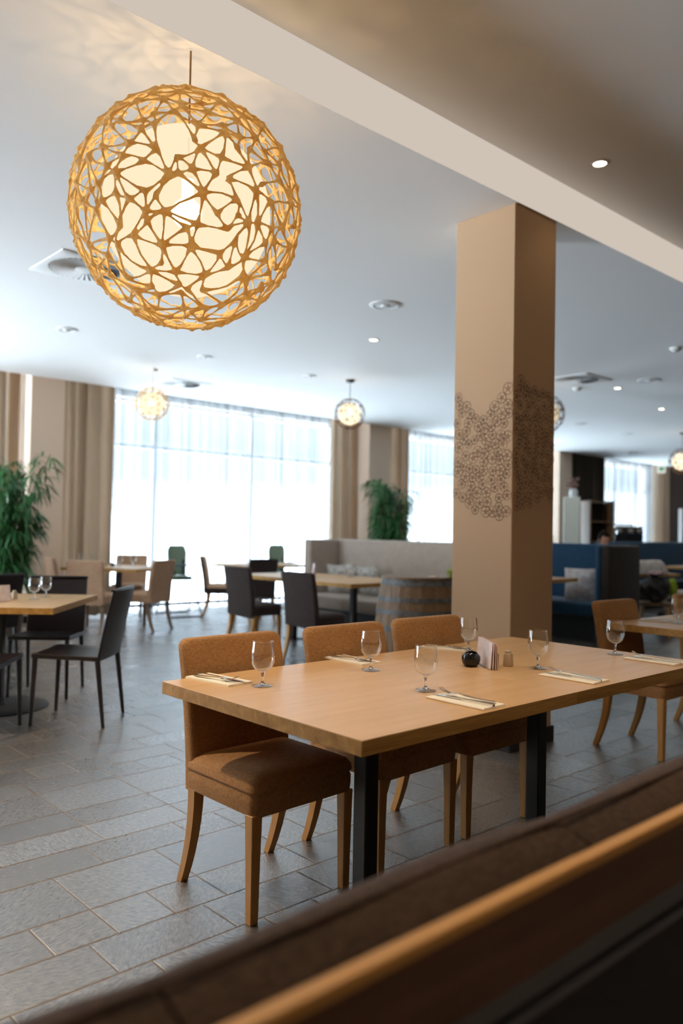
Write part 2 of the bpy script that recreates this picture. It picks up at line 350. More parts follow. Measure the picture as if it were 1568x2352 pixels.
for i, (a, b) in enumerate(BAYS):
    fr = MB(); n = 3; w = (b-a)/n
    for k in range(n+1):
        x = min(max(a+w*k, a+.026), b-.026); fr.box(x-.026, x+.026, WALL_Y+.08, WALL_Y+.16, 0, 3.3)
    for z in (.04, 2.55, 3.26): fr.box(a, b, WALL_Y+.085, WALL_Y+.155, z-.026, z+.026)
    f = struct('window_%d' % (i+1), fr, M_FRAME, 'tall grey framed window behind sheer curtain')
    g = MB()
    for k in range(n): g.box(a+w*k+.04, a+w*(k+1)-.04, WALL_Y+.115, WALL_Y+.121, .08, 3.22)
    finish('window_pane', g, M_PANE, f, False)
# pilasters between the windows
for i, (a, b) in enumerate([(3.99, 4.44), (10.18, 10.73), (16.43, 16.98)]):
    mb = MB(); mb.box(a, b, CE_Y+.004, WALL_Y-.001, 0, 3.6); p = struct('trim_%d' % (i+1), mb, M_WALLP, 'beige wall pilaster between two windows')
    mb = MB(); mb.box(a-.01, b+.01, CE_Y-.008, WALL_Y-.002, 0, .1); finish('baseboard', mb, M_WALLD, p, False)
for nm, (a, b, c, d) in {'baseboard_left': (X0, X0+.015, Y0, WALL_Y), 'baseboard_right': (X1-.015, X1, Y0, WALL_Y), 'baseboard_near': (X0, X1, Y0, Y0+.015)}.items():
    mb = MB(); mb.box(a, b, c, d, 0, .1); struct(nm, mb, M_WALLD)
# the free-standing square column
CX0, CX1, CY0, CY1 = 3.897, 4.33, 2.797, 3.247
mb = MB(); mb.box(CX0, CX1, CY0, CY1, 0, CZ); mb.bevel(.004, 1)
column = struct('column', mb, M_WALL, 'square beige column with a printed band of flower circles')
mb = MB(); mb.box(CX0-.014, CX1+.014, CY0-.014, CY1+.014, 0, .095); mb.bevel(.003, 1); finish('baseboard', mb, M_HAND, column, False)
M_DECAL = pbr('brown_print', (.20, .11, .065), .8)
def decal(face):
    rnd = random.Random(5 if face == 'x' else 9); mb = MB()
    W_ = CY1-CY0 if face == 'x' else CX1-CX0
    def P(u, v):
        return (CX0-.0015, CY0+u, v) if face == 'x' else (CX0+u, CY0-.0015, v)
    nrm = Vector((1, 0, 0)) if face == 'x' else Vector((0, 1, 0))
    def strip(pts, w):
        pts = [Vector(P(*q)) for q in pts]; L_ = []; 
        for k, p in enumerate(pts):
            d = (pts[min(k+1, len(pts)-1)]-pts[max(k-1, 0)]).normalized(); s_ = d.cross(nrm)*w*.5; L_.append((p-s_, p+s_))
        for (a, b), (c, d) in zip(L_, L_[1:]):
            f = [mb.b.verts.new(q) for q in (a, b, d, c)]; mb.b.faces.new(f)
    cen = []
    tries = 0
    while len(cen) < (85 if face == 'x' else 80) and tries < 9000:
        tries += 1; u = rnd.uniform(.03, W_-.03); v = rnd.uniform(1.30, 2.25)
        t = u/W_
        if face == 'x': top = 2.17-.17*sin(PI*min(1, max(0, (t-.02)/1.0)))*1.0+.02*sin(9*t); bot = 1.36+.17*t*t+.02*sin(7*t)   # t=0 is the near edge
        else: top = 2.22-.10*t; bot = 1.40+.10*min(1, t*1.6)
        if not (bot < v < top): continue
        if all((u-a)**2+(v-b)**2 > .049**2 for a, b, _ in cen): cen.append((u, v, rnd.uniform(.027, .036)))
    for u, v, r in cen:
        a0 = rnd.uniform(0, 6.28)
        for w_, rr, (s0, s1) in ((.0022, r, (0, 6.28)), (.0014, r*.93, (1, 4.6))):
            pts = [(u+rr*cos(a0+s0+(s1-s0)*k/22), v+rr*sin(a0+s0+(s1-s0)*k/22)) for k in range(23)]
            strip([q for q in pts], w_) if min(q[0] for q in pts) > .001 and max(q[0] for q in pts) < W_-.001 else [strip([a, b], w_) for a, b in zip(pts, pts[1:]) if .001 < a[0] < W_-.001 and .001 < b[0] < W_-.001]
        for k in range(5):
            a = a0+k*2*PI/5
            q = [(u+r*s_*cos(a), v+r*s_*sin(a)) for s_ in (.1, .5)]
            if all(.002 < z[0] < W_-.002 for z in q): strip(q, .0055)
            q = [(u+r*s_*cos(a), v+r*s_*sin(a)) for s_ in (.5, .95)]
            if all(.002 < z[0] < W_-.002 for z in q): strip(q, .002)
    return finish('printed_flower_band', mb, M_DECAL, column, False)
decal('x'); decal('y')

# ------------------------------------------------------------------ curtains
def wavy(name, x0, x1, y, z0, z1, amp, lam, mat, seed, label, cat, group, gather=0, thick=0):
    rnd = random.Random(seed); mb = MB(); n = max(12, int((x1-x0)/lam*10)); rows = 14
    ph = [rnd.uniform(0, 6.28) for _ in range(5)]
    grid = []
    for j in range(rows+1):
        tz = j/rows; z = z0+(z1-z0)*tz; row = []
        for i in range(n+1):
            t = i/n; x = x0+(x1-x0)*t
            q = 2*PI*(x-x0)/lam
            yy = amp*(sin(q+.8*sin(q*.31+ph[0])+ph[1])+.35*sin(q*2.13+ph[2]+.5*tz))*(1-.25*tz*.5)
            xx = x+.25*lam*sin(q*.5+ph[3])*(.3+.3*(1-tz))
            if gather: xx = xx+(t-.5)*(-gather)*(sin(PI*min(1, tz*1.0))*.5)
            row.append(mb.b.verts.new((min(max(xx, x0), x1), y+yy, z)))
        grid.append(row)
    for j in range(rows):
        for i in range(n): mb.b.faces.new((grid[j][i], grid[j][i+1], grid[j+1][i+1], grid[j+1][i]))
    if thick:
        geo = bmesh.ops.solidify(mb.b, geom=mb.b.faces[:], thickness=thick)
    o = finish(name, mb, mat); tag(o, label, cat, group); return o
SH = ['white sheer curtain at the far left window beyond the left pilaster', 'white sheer curtain of the wide window behind the left dining tables',
      'white sheer curtain seen between the second pilaster and the square column', 'white sheer curtain on the far right window near the exit sign']
for i, (a, b) in enumerate(BAYS):
    wavy('sheer_curtain', a+.02, b-.02, 11.13, .03, 3.56, .035, .19, M_SHEER, 20+i, SH[i], 'curtain', 'white sheer curtains along the windows')
CL = [(2.9, 3.95, 'brown drape at the left edge left of the first pilaster'), (4.52, 5.36, 'brown drape right of the leftmost pilaster beside the palm'),
      (9.55, 10.16, 'brown drape left of the second pilaster behind the pendant lamp'), (10.78, 11.55, 'brown drape right of the second pilaster behind the tall plant'),
      (17.0, 19.1, 'wide dark drape behind the open shelf and white cabinet'), (21.75, 22.6, 'brown drape under the exit sign')]
for i, (a, b, l) in enumerate(CL):
    wavy('curtain', a, b, 10.79, .02, 3.57, .13, .21, M_CURTD if i == 4 else M_CURT, 40+i, l, 'curtain', 'heavy brown drapes beside the windows', thick=.006)

# ------------------------------------------------------------------ ceiling fittings
M_SPOT = emis('downlight_glow', (1, .83, .55), 14)
M_PLAST = pbr('white_plastic', (.74, .74, .72), .6)
M_STEP_GLOW = emis('riser_glow', (1, .87, .75), STEP_GLOW)  # emission standing in for the light on the step riser
M_SLOT = pbr('dark_slot', (.03, .03, .03), .8)
def downlight(x, y, z, label, e=10, ang=1.9):
    t = thing('downlight', label, 'ceiling light', (x, y, z), 0, 'small recessed ceiling downlights')
    mb = MB(); R = mb.lathe([(.052, 0), (.052, -.006), (.04, -.008), (.038, -.001)], 28, cap=False); finish('trim_ring', mb, M_PLAST, t)
    mb = MB(); mb.lathe([(.038, -.001), (.038, -.003)], 24); finish('lamp', mb, M_SPOT, t)
    spot('downlight_beam', (x, y, z-.03), e, (1, .78, .52), ang); return t
downlight(4.279, 2.472, UZ, 'downlight in the higher ceiling at the upper right', 2)
downlight(.1, 4.1, CZ, 'added unseen downlight left of the frame over the tables', 330)  # out of view, added for warm light from the far left
downlight(1.1, 1.35, UZ, 'added unseen downlight above the left end of the near table', 88, 1.5)  # out of view, added to brighten the table and chair backs
downlight(2.7, 1.35, UZ, 'added unseen downlight above the right end of the near table', 62, 1.5)  # also added unseen, lights the table from above
downlight(-1.0, 5.6, CZ, 'added unseen downlight far left over the black chairs', 40)  # unseen, added as weak warm light on the left
downlight(5.698, 5.821, CZ, 'downlight below and left of the ceiling disc, near the column')
downlight(9.819, 5.379, CZ, 'downlight right of the column on the far ceiling')
downlight(11.882, 5.775, CZ, 'left one of the close pair of downlights at the right edge')
downlight(11.786, 5.30, CZ, 'right one of the close pair of downlights at the right edge')
downlight(14.553, 9.308, CZ, 'faintest downlight just right of the column by the pilaster')
def cdisc(x, y, label, r=.085, z=CZ):
    mb = MB(); mb.lathe([(r, 0), (r, -.006), (r*.8, -.012), (r*.78, -.008), (r*.3, -.010), (r*.28, -.02), (r*.1, -.022)], 32)
    o = finish('ceiling_disc', mb, M_PLAST, None, True, (x, y, z)); tag(o, label, 'ceiling fitting', 'round white fittings on the ceiling'); return o
cdisc(3.281, 7.732, 'round ceiling disc left below the air vent', .10); cdisc(4.935, 7.798, 'round ceiling disc above the left small pendant lamp')
cdisc(4.881, 4.853, 'largest round ceiling disc right of the big lamp', .135); cdisc(6.484, 7.777, 'round ceiling disc left of the middle pendant lamp')
cdisc(9.581, 4.823, 'round ceiling disc above the downlight pair at the right', .14); cdisc(12.565, 7.582, 'far ceiling disc above the right window, left one', .12)
cdisc(14.358, 7.676, 'far ceiling disc above the right window, right one', .12)
def detector(x, y, label):
    mb = MB(); mb.lathe([(.055, 0), (.055, -.02), (.045, -.03), (.02, -.045), (.012, -.046)], 24)
    o = finish('smoke_detector', mb, M_PLAST, None, True, (x, y, CZ)); tag(o, label, 'smoke detector', 'smoke detectors'); return o
detector(8.115, 3.799, 'smoke detector at the right edge of the picture'); detector(9.466, 5.77, 'smoke detector right beside the column top')
def vent(x, y, s, label):
    t = thing('air_vent', label, 'air vent', (x, y, CZ), 0, 'square swirl air vents')
    mb = MB(); h = s/2; n = 48; R = s*.43
    outer = []; 
    for i in range(n):
        a = 2*PI*i/n; k = h/max(abs(cos(a)), abs(sin(a))); outer.append((k*cos(a), k*sin(a)))
    mb.loft([[(px_, py_, 0) for px_, py_ in outer], [(px_, py_, -.006) for px_, py_ in outer], [(px_*.985, py_*.985, -.008) for px_, py_ in outer],
             [(R*cos(2*PI*i/n), R*sin(2*PI*i/n), -.009) for i in range(n)], [(R*cos(2*PI*i/n), R*sin(2*PI*i/n), -.002) for i in range(n)]], cap=False)
    finish('frame', mb, M_PLAST, t)
    mb = MB(); mb.lathe([(R, -.001), (R, -.003)], 32); finish('duct_opening', mb, M_SLOT, t)
    mb = MB(); mb.lathe([(R*.28, -.002), (R*.28, -.012), (R*.2, -.016)], 24); finish('hub', mb, M_PLAST, t)
    mb = MB()
    for i in range(36):
        a = 2*PI*i/36; b = a+.13
        q = [(R*.27*cos(a), R*.27*sin(a), -.012), (R*.98*cos(a), R*.98*sin(a), -.014), (R*.98*cos(b), R*.98*sin(b), -.005), (R*.27*cos(b+.1), R*.27*sin(b+.1), -.005)]
        mb.loft([[Vector(v) for v in q], [Vector(v)+Vector((0, 0, .0012)) for v in q]])
    finish('vane', mb, M_PLAST, t, False); return reg(t)
v0 = vent(2.60, 5.81, .62, 'square swirl vent left behind the big woven lamp')
dup(v0, (5.66, 9.53, CZ), 0, 'square swirl vent behind the left small pendant lamp')
dup(v0, (8.95, 5.45, CZ), 0, 'square swirl vent just right of the column'); dup(v0, (17.7, 9.45, CZ), 0, 'farthest square vent above the right window')

# riser of the ceiling step; its brightness is put in as emission
step_riser = thing('glowing_riser', 'long cream riser of the ceiling step, with added glow', 'ceiling step', (0, STEP_Y, CZ))
mb = MB(); mb.box(X0+.01, X1-.01, -.004, -.0005, .0002, UZ-CZ-.0002); finish('emissive_face', mb, M_STEP_GLOW, step_riser, False)
# ------------------------------------------------------------------ woven globe pendant lamps
M_WEAVE = None
def weave_mat(name, c1, c2, tr):
    m, nt = new_mat(name); L = nt.links.new
    out = N(nt, 'ShaderNodeOutputMaterial'); d = N(nt, 'ShaderNodeBsdfPrincipled'); t = N(nt, 'ShaderNodeBsdfTranslucent')
    tc = N(nt, 'ShaderNodeTexCoord'); nz = N(nt, 'ShaderNodeTexNoise'); nz.inputs['Scale'].default_value = 30; nz.inputs['Detail'].default_value = 6; L(tc.outputs['Object'], nz.inputs['Vector'])
    cr = N(nt, 'ShaderNodeValToRGB'); cr.color_ramp.elements[0].color = (*c1, 1); cr.color_ramp.elements[1].color = (*c2, 1); cr.color_ramp.elements[0].position = .35; cr.color_ramp.elements[1].position = .65
    L(nz.outputs['Fac'], cr.inputs[0]); L(cr.outputs[0], d.inputs['Base Color']); L(cr.outputs[0], t.inputs[0]); d.inputs['Roughness'].default_value = .8
    b = N(nt, 'ShaderNodeBump'); b.inputs['Strength'].default_value = .6; b.inputs['Distance'].default_value = .006; n2 = N(nt, 'ShaderNodeTexNoise'); n2.inputs['Scale'].default_value = 160; L(tc.outputs['Object'], n2.inputs['Vector']); L(n2.outputs['Fac'], b.inputs['Height']); L(b.outputs[0], d.inputs['Normal'])
    mx = N(nt, 'ShaderNodeMixShader'); mx.inputs[0].default_value = tr; L(d.outputs[0], mx.inputs[1]); L(t.outputs[0], mx.inputs[2]); L(mx.outputs[0], out.inputs[0]); return m
M_WEAVE = weave_mat('paper_twine', (.80, .59, .28), (.96, .82, .52), .5)
M_WEAVED = weave_mat('dark_twine', (.13, .06, .03), (.26, .13, .06), .25)
def weave(R, n, seed, r_mid, r_end, voxel, keep=.8, hole=.2):
    rnd = random.Random(seed); pts = []
    gold = PI*(3-math.sqrt(5))
    for i in range(n):
        z = 1-2*(i+.5)/n; r = math.sqrt(max(0, 1-z*z)); a = gold*i
        v = Vector((r*cos(a), r*sin(a), z))+Vector((rnd.gauss(0, 1), rnd.gauss(0, 1), rnd.gauss(0, 1)))*(1.15/math.sqrt(n))
        pts.append(v.normalized())
    pts = [p for p in pts if not (p.z < -math.sqrt(1-hole*hole)+.012)]
    nh = 9
    for k in range(nh): pts.append(Vector((hole*cos(2*PI*k/nh), hole*sin(2*PI*k/nh), -math.sqrt(1-hole*hole))))
    hb = bmesh.new(); hv = [hb.verts.new(p) for p in pts]; bmesh.ops.convex_hull(hb, input=hv)
    E = []
    for e in hb.edges:
        a, b = e.verts[0].co.copy(), e.verts[1].co.copy()
        ring = a.z < -.97 and b.z < -.97 and a.xy.length < hole*1.02 and b.xy.length < hole*1.02
        if ring:
            if (a-b).length > hole*.9: continue
        elif rnd.random() > keep: continue
        E.append((a, b, ring))
    hb.free()
    mb = MB()
    for a, b, ring in E:
        L_ = (a-b).length; k = max(3, int(L_*R/.03)); P_ = []; rr = []
        j = Vector((rnd.gauss(0, 1), rnd.gauss(0, 1), rnd.gauss(0, 1)))*L_*.05
        for i in range(k+1):
            t = i/k; p = (a.lerp(b, t)+j*sin(PI*t)).normalized()*R*(1+rnd.uniform(-.003, .003))
            w = abs(2*t-1); P_.append(p+Vector((rnd.gauss(0, 1), rnd.gauss(0, 1), rnd.gauss(0, 1)))*.0011*(R/.457)); rr.append(r_mid+(r_end-r_mid)*w**4*(1 if not ring else .4)+rnd.uniform(-.0009, .0009)*(R/.45))
        mb.path(P_, rr, 6)
    return mb
def drum(R, mat):
    mb = MB(); pr = []
    for i in range(15):
        a = -PI/2+.34+(PI-.68)*i/14; pr.append((R*cos(a), R*sin(a)*.98))
    mb.lathe(pr, 40); return mb
def pendant(name, label, x, y, zc, R, n, seed, vox, mat_w, es, bulb, cz=CZ, rosette=True, group='woven globe pendant lamps', col=(1, .84, .58), keep=.8, thick=1.0):
    t = thing(name, label, 'pendant lamp', (x, y, zc), 0, group)
    mb = weave(R, n, seed, .0046*thick*R/.457, .0125*thick*R/.457, vox, keep)
    w = finish('woven_shade', mb, mat_w, t)
    if vox:
        w.modifiers.new('blend', 'REMESH'); md = w.modifiers[-1]; md.mode = 'VOXEL'; md.voxel_size = vox; md.use_smooth_shade = True
        dg = bpy.context.evaluated_depsgraph_get(); me = bpy.data.meshes.new_from_object(w.evaluated_get(dg)); w.modifiers.clear()
        me.materials.clear(); me.materials.append(mat_w); w.data = me
        for p_ in me.polygons: p_.use_smooth = True
    m, nt = new_mat('lamp_globe_%d' % seed); L = nt.links.new
    out = N(nt, 'ShaderNodeOutputMaterial'); e = N(nt, 'ShaderNodeEmission'); e.inputs[0].default_value = (*col, 1); e.inputs[1].default_value = es
    tp = N(nt, 'ShaderNodeBsdfTransparent'); tp.inputs[0].default_value = (1, .9, .75, 1); mx = N(nt, 'ShaderNodeMixShader'); mx.inputs[0].default_value = .17
    L(e.outputs[0], mx.inputs[1]); L(tp.outputs[0], mx.inputs[2]); L(mx.outputs[0], out.inputs[0])
    finish('inner_globe', drum(R*.74, m), m, t)
    mb = MB(); mb.sphere((0, 0, 0), .05*R/.457+.012, 16, 10); mb.tube((0, 0, .05), (0, 0, R*.30), .02*R/.457+.006, n=12); bo = finish('bulb', mb, emis('bulb_glow', (1, .86, .62), 5), t)
    mb = MB(); mb.tube((0, 0, R*.28), (0, 0, cz-zc-.01), .0042, n=8); mb.tube((0, 0, R*.30), (0, 0, R*.52), .016*R/.457+.008, n=12)
    finish('cord', mb, pbr('tan_cord', (.45, .26, .10), .6) if mat_w is M_WEAVE else pbr('dark_cord', (.03, .03, .03), .5), t)
    if rosette:
        mb = MB(); mb.lathe([(.06, cz-zc), (.06, cz-zc-.012), (.045, cz-zc-.03), (.01, cz-zc-.034)], 24)
        finish('ceiling_rose', mb, M_PLAST if mat_w is M_WEAVE else M_STEEL, t)
    l = point('bulb_light', (0, 0, 0), bulb, (1, .72, .40), .05*R/.457+.022, t)
    return t
pendant('pendant_lamp', 'large woven globe pendant lamp hanging at the upper left', 1.69, 2.825, 2.561, .457, 470, 4, .0034, M_WEAVE, .82, 200, rosette=False, keep=.80, thick=.95)
pendant('pendant_lamp', 'small pale woven globe lamp in front of the left window', 4.886, 8.899, 2.81, .205, 110, 7, 0, M_WEAVE, 1.2, 8, keep=.85, thick=1.0)
pendant('pendant_lamp', 'small dark woven globe lamp left of the second pilaster', 7.033, 7.61, 2.80, .20, 110, 8, 0, M_WEAVED, 1.3, 8, keep=.8)
pendant('pendant_lamp', 'dark woven globe lamp half hidden behind the square column', 8.94, 5.93, 2.85, .26, 90, 9, 0, M_WEAVED, .55, 5, keep=.75)
pendant('pendant_lamp', 'small dark woven globe lamp at the right edge of the picture', 14.9, 6.83, 2.70, .24, 100, 10, 0, M_WEAVED, 1.3, 8, keep=.8)

# ------------------------------------------------------------------ dining tables
def make_table(x0, x1, y0, y1, label, group='square oak dining tables', base='flat', loc_rot=None, knots=False):
    cx, cy = (x0+x1)/2, (y0+y1)/2; hx, hy = (x1-x0)/2-.0008, (y1-y0)/2
    t = thing('dining_table', label, 'table', (cx, cy, 0), 0, group)
    mb = MB(); mb.box(-hx, hx, -hy, hy, .7475, .75); mb.bevel(.0008, 1); finish('tabletop', mb, M_OAK, t, False)
    mb = MB(); mb.box(-hx, hx, -hy, hy, .708, .7474); mb.bevel(.0012, 1); finish('edge_board', mb, M_OAKE, t, False)
    mb = MB(); mb.box(-.031, .031, -.031, .031, .012, .708); mb.bevel(.004, 1); finish('post', mb, M_STEEL, t, False)
    mb = MB(); mb.box(-.25, .25, -.03, .03, .69, .7079); mb.box(-.03, .03, -.25, .25, .69, .7078); finish('cross_bracket', mb, M_STEEL, t, False)
    mb = MB()
    if base == 'flat': mb.box(-.085, .085, -.085, .085, 0, .012); mb.bevel(.003, 1)
    else: mb.lathe([(.34, 0), (.34, .006), (.32, .012), (.06, .02), (.05, .03)], 40)
    finish('base_plate', mb, M_STEEL, t, base != 'flat'); return t
TG = 'square oak dining tables'
make_table(1.41, 2.42, 1.46, 2.455, 'oak dining table nearest the camera, left half of the joined pair')
make_table(2.42, 3.425, 1.46, 2.455, 'oak dining table in front of the column, right half of the joined pair')
make_table(4.485, 5.49, 1.50, 2.495, 'oak dining table at the right edge beyond the joined pair')
make_table(5.42, 6.44, 5.80, 6.81, 'oak dining table in front of the beige booth, nearer of two')
make_table(5.42, 6.44, 6.815, 7.82, 'oak dining table in front of the beige booth, farther of two')
t = make_table(-.535, .535, -.535, .535, 'oak dining table at the left edge with the black leather chairs', base='disc'); t.location = (2.03, 5.79, 0); t.rotation_euler.z = math.atan2(.765, .645)
t = make_table(-.5, .5, -.5, .5, 'oak table at the far left edge behind the black leather chairs', base='disc'); t.location = (2.25, 8.05, 0); t.rotation_euler.z = .87
t = make_table(-.55, .55, -.5, .5, 'oak table with beige chairs in front of the left drape'); t.location = (4.98, 9.86, 0); t.rotation_euler.z = -1.02
t = make_table(-.6, .6, -.45, .45, 'pale table with dark chairs by the window behind the dark chair row'); t.location = (7.3, 9.85, 0)
t = make_table(-.5, .5, -.5, .5, 'oak table in front of the blue booth right of the column'); t.location = (8.18, 5.75, 0)
t = make_table(-.6, .6, -.5, .5, 'table carrying the folded white cloth beyond the dark booth end'); t.location = (10.87, 5.86, 0); t.rotation_euler.z = -.42
t = make_table(-.55, .55, -.45, .45, 'table with water glasses before the long blue bench back'); t.location = (14.3, 6.25, 0)

# ------------------------------------------------------------------ upholstered chairs
def make_chair(label, fab, legm, group, skirt=False, cat='chair'):
    t = thing('upholstered_chair', label, cat, (0, 0, 0), 0, group)
    # seat: crowned cushion with rounded vertical corners
    mb = MB(); hw, y0, y1 = .225, -.222, .185; n = 9
    def ring(z, ins, crown=0):
        pts = []; r = .03
        for cx_, cy_, a0 in ((hw-ins-r, y0+ins+r, -PI/2), (hw-ins-r, y1-ins-r, 0), (-hw+ins+r, y1-ins-r, PI/2), (-hw+ins+r, y0+ins+r, PI)):
            for k in range(5):
                a = a0+PI/2*k/4; pts.append((cx_+r*cos(a), cy_+r*sin(a), z))
        return pts
    sk = .35
    rings = [ring(sk, .003), ring(sk+.03, 0), ring(.405, .0), ring(.418, .004), ring(.426, -.003), ring(.445, .0), ring(.462, .012), ring(.472, .035), ring(.477, .08), ring(.479, .14)]
    R = mb.loft(rings)
    for v in mb.b.verts:
        if v.co.z < sk+.005: v.co.z += .004*sin(v.co.x*45)+.004*sin(v.co.y*38)-.0*v.co.x
        if v.co.z > .41: v.co.z += .006*cos(v.co.x*7)*cos(v.co.y*7)
    finish('seat', mb, fab, t)
    # back: slab that leans back and widens slightly to the top, with rounded shoulders
    mb = MB(); rings = []; TOP = .872; RC = .034; ZS = [.345+(TOP-RC-.345)*k/9 for k in range(10)]; INS = [0]*10
    for k in range(1, 7):
        a = PI/2*k/6; ZS.append(TOP-RC+RC*sin(a)); INS.append(RC*(1-cos(a)))
    for z, ins in zip(ZS, INS):
        s_ = (z-.345)/.525; yc = .165+.015*s_+.06*s_*s_; th = .034-.008*s_; w = .222+.006*s_-ins*1.1
        e_ = 1-(ins/RC)**2*.42 if ins else 1; th *= e_; r = min(.02, th*.8); p = []
        for cx_, cy_, a0 in ((w-r, yc-th+r, -PI/2), (w-r, yc+th-r, 0), (-w+r, yc+th-r, PI/2), (-w+r, yc-th+r, PI)):
            for q in range(4):
                a = a0+PI/2*q/3; p.append((cx_+r*cos(a), cy_+r*sin(a), z+.004*cos(cx_*6)*(1 if ins else 0)))
        rings.append(p)
    mb.loft(rings)
    if skirt:
        for v in mb.b.verts:
            if v.co.z < .35: v.co.z += .012*sin(v.co.x*40+v.co.y*30)-.006
    finish('backrest', mb, fab, t)
    for sx in (-1, 1):
        mb = MB(); rs = []
        for z, w in ((0, .0155), (.2, .018), (.352, .021)):
            x = sx*(.203); y = -.197
            rs.append([(x-w, y-w, z), (x+w, y-w, z), (x+w, y+w, z), (x-w, y+w, z)])
        mb.loft(rs); mb.bevel(.002, 1); finish('leg', mb, legm, t, False)
    for sx in (-1, 1):
        mb = MB(); rs = []
        for k in range(7):
            s_ = k/6; z = .352*s_; w = .0145+.006*s_; x = sx*(.198+.004*s_); y = .232-.085*(1-(1-s_)**1.9)
            rs.append([(x-w, y-w, z), (x+w, y-w, z), (x+w, y+w, z), (x-w, y+w, z)])
        mb.loft(rs); finish('leg', mb, legm, t, False)
    return reg(t)
G1 = 'rust brown fabric chairs at the near oak tables'
c = make_chair('rust brown fabric chair nearest the camera at the left table end', M_RUST, M_LEG, G1); c.location = (1.765, 2.318, 0); c.rotation_euler.z = .01
dup(c, (2.355, 2.322, 0), 0, 'rust brown fabric chair in the middle of the three behind the table'); dup(c, (2.885, 2.325, 0), -.03, 'rust brown fabric chair in front of the barrel')
dup(c, (4.665, 2.335, 0), -.05, 'brown fabric chair at the left end of the right edge table'); dup(c, (5.72, 2.33, 0), 0, 'brown fabric chair cut off by the right picture edge')
G2 = 'dark slipcovered chairs near the beige booth'
d = make_chair('dark slipcovered chair nearest the beige booth table, right one', M_DARKF, M_LEG, G2, True); d.location = (5.12, 6.0, 0); d.rotation_euler.z = head(1, .06)
dup(d, (5.20, 7.12, 0), head(1, .03), 'dark slipcovered chair left of the other at the booth table')
dup(d, (6.62, 9.05, 0), head(.1, 1), 'dark chair behind the slipcovered pair, back to the camera')
G3 = 'beige fabric chairs at the left window table'
b = make_chair('beige fabric chair left of the window table, back to the camera', M_BEIGE, M_LEGD, G3); b.location = (4.30, 9.18, 0); b.rotation_euler.z = head(.75, .65)
dup(b, (4.99, 9.08, 0), head(-.42, .9), 'beige fabric chair seen from the side beside the high chair')
dup(b, (5.46, 10.5, 0), head(-.6, -.8), 'beige fabric chair on the window side of its table, facing the camera'); dup(b, (4.36, 10.03, 0), head(1, -.15), 'beige fabric chair at the left edge of the window table near the palm')
G4 = 'dark and cream chairs at the middle window table'
d2 = make_chair('dark and cream chair alone in front of the sheer curtain, in profile', M_BEIGE, M_LEG, G4); d2.location = (6.52, 9.78, 0); d2.rotation_euler.z = head(.80, -.60)
KIDS_b = [o for o in C.objects if o.parent == d2 and o.name.startswith('backrest')][0]
# dark rear and sides of this chair: a second cover over the outside of the back
mb = MB(); mb.box(-.232, .232, .175, .192, .35, .40)
rings = []
for k in range(10):
    s_ = k/9; z = .345+s_*.53; yc = .165+.015*s_+.06*s_*s_
    rings.append([(-.233, yc+.0, z), (.233, yc+.0, z), (.233, yc+.042, z), (-.233, yc+.042, z)])
mb = MB(); mb.loft(rings); mb.bevel(.008, 2); oc = finish('back_cover', mb, M_DARKF, d2); oc['label'] = 'dark brown rear cover'
mb = MB(); mb.box(-.229, .229, -.226, .19, .345, .43); mb.bevel(.006, 2); oc = finish('seat_skirt', mb, M_DARKF, d2); oc['label'] = 'dark brown seat skirt'
KIDS.pop(d2.name, None); reg(d2)
dup(d2, (8.0, 9.3, 0), head(-.9, .2), 'dark and cream chair left of the beige booth end, facing left')
G5 = 'taupe fabric chairs in the right background'
e = make_chair('taupe chair back at the right edge before the far glasses table', M_TAUPE, M_LEG, G5); e.location = (11.78, 5.33, 0); e.rotation_euler.z = head(.25, 1)

# ------------------------------------------------------------------ black leather chairs
def leather_chair(label, group):
    t = thing('leather_chair', label, 'chair', (0, 0, 0), 0, group)
    mb = MB(); n = 12; rings = []
    for k in range(n+1):
        s_ = k/n; y = -.235+.43*s_; dz = .012*(1-4*(s_-.5)**2)
        z = .462-.014*s_; w = .225
        rings.append([(-w, y, z-.03), (w, y, z-.03), (w, y, z), (w*.6, y, z-.004-dz*.4), (-w*.6, y, z-.004-dz*.4), (-w, y, z)])
    mb.loft(rings); mb.bevel(.005, 2, 1.0); finish('seat', mb, M_LEATHER, t)
    mb = MB(); rings = []
    for k in range(14):
        s_ = k/13; z = .42+.45*s_; y = .19+.075*s_+.02*s_*s_; w = .225-.005*s_; c_ = .012
        rings.append([(-w, y-.004, z), (-w*.5, y+c_-.004, z), (0, y+c_*1.3-.004, z), (w*.5, y+c_-.004, z), (w, y-.004, z), (w, y+.012, z), (w*.5, y+c_+.012, z), (0, y+c_*1.3+.012, z), (-w*.5, y+c_+.012, z), (-w, y+.012, z)])
    mb.loft(rings); mb.bevel(.003, 1, 1.2); finish('backrest', mb, M_LEATHER, t)
    mb = MB(); mb.box(-.226, .226, .268, .292, .862, .878); mb.bevel(.006, 2); ob = finish('top_roll', mb, M_LEATHER, t)
    for sx, sy in ((-1, -1), (1, -1), (-1, 1), (1, 1)):
        mb = MB(); x = sx*.205; y = -.215 if sy < 0 else .185; xx = sx*.213; yy = -.232 if sy < 0 else .235
        w0, w1 = .010, .0145; mb.loft([[(xx-w0, yy-w0, 0), (xx+w0, yy-w0, 0), (xx+w0, yy+w0, 0), (xx-w0, yy+w0, 0)], [(x-w1, y-w1, .44), (x+w1, y-w1, .44), (x+w1, y+w1, .44), (x-w1, y+w1, .44)]])
        mb.bevel(.003, 1); finish('leg', mb, M_LEATHER, t, False)
    return reg(t)
G6 = 'black leather chairs at the left table'
l = leather_chair('black leather chair standing free on the right of the left table', G6); l.location = (2.31, 5.10, 0); l.rotation_euler.z = head(-.72, .69)
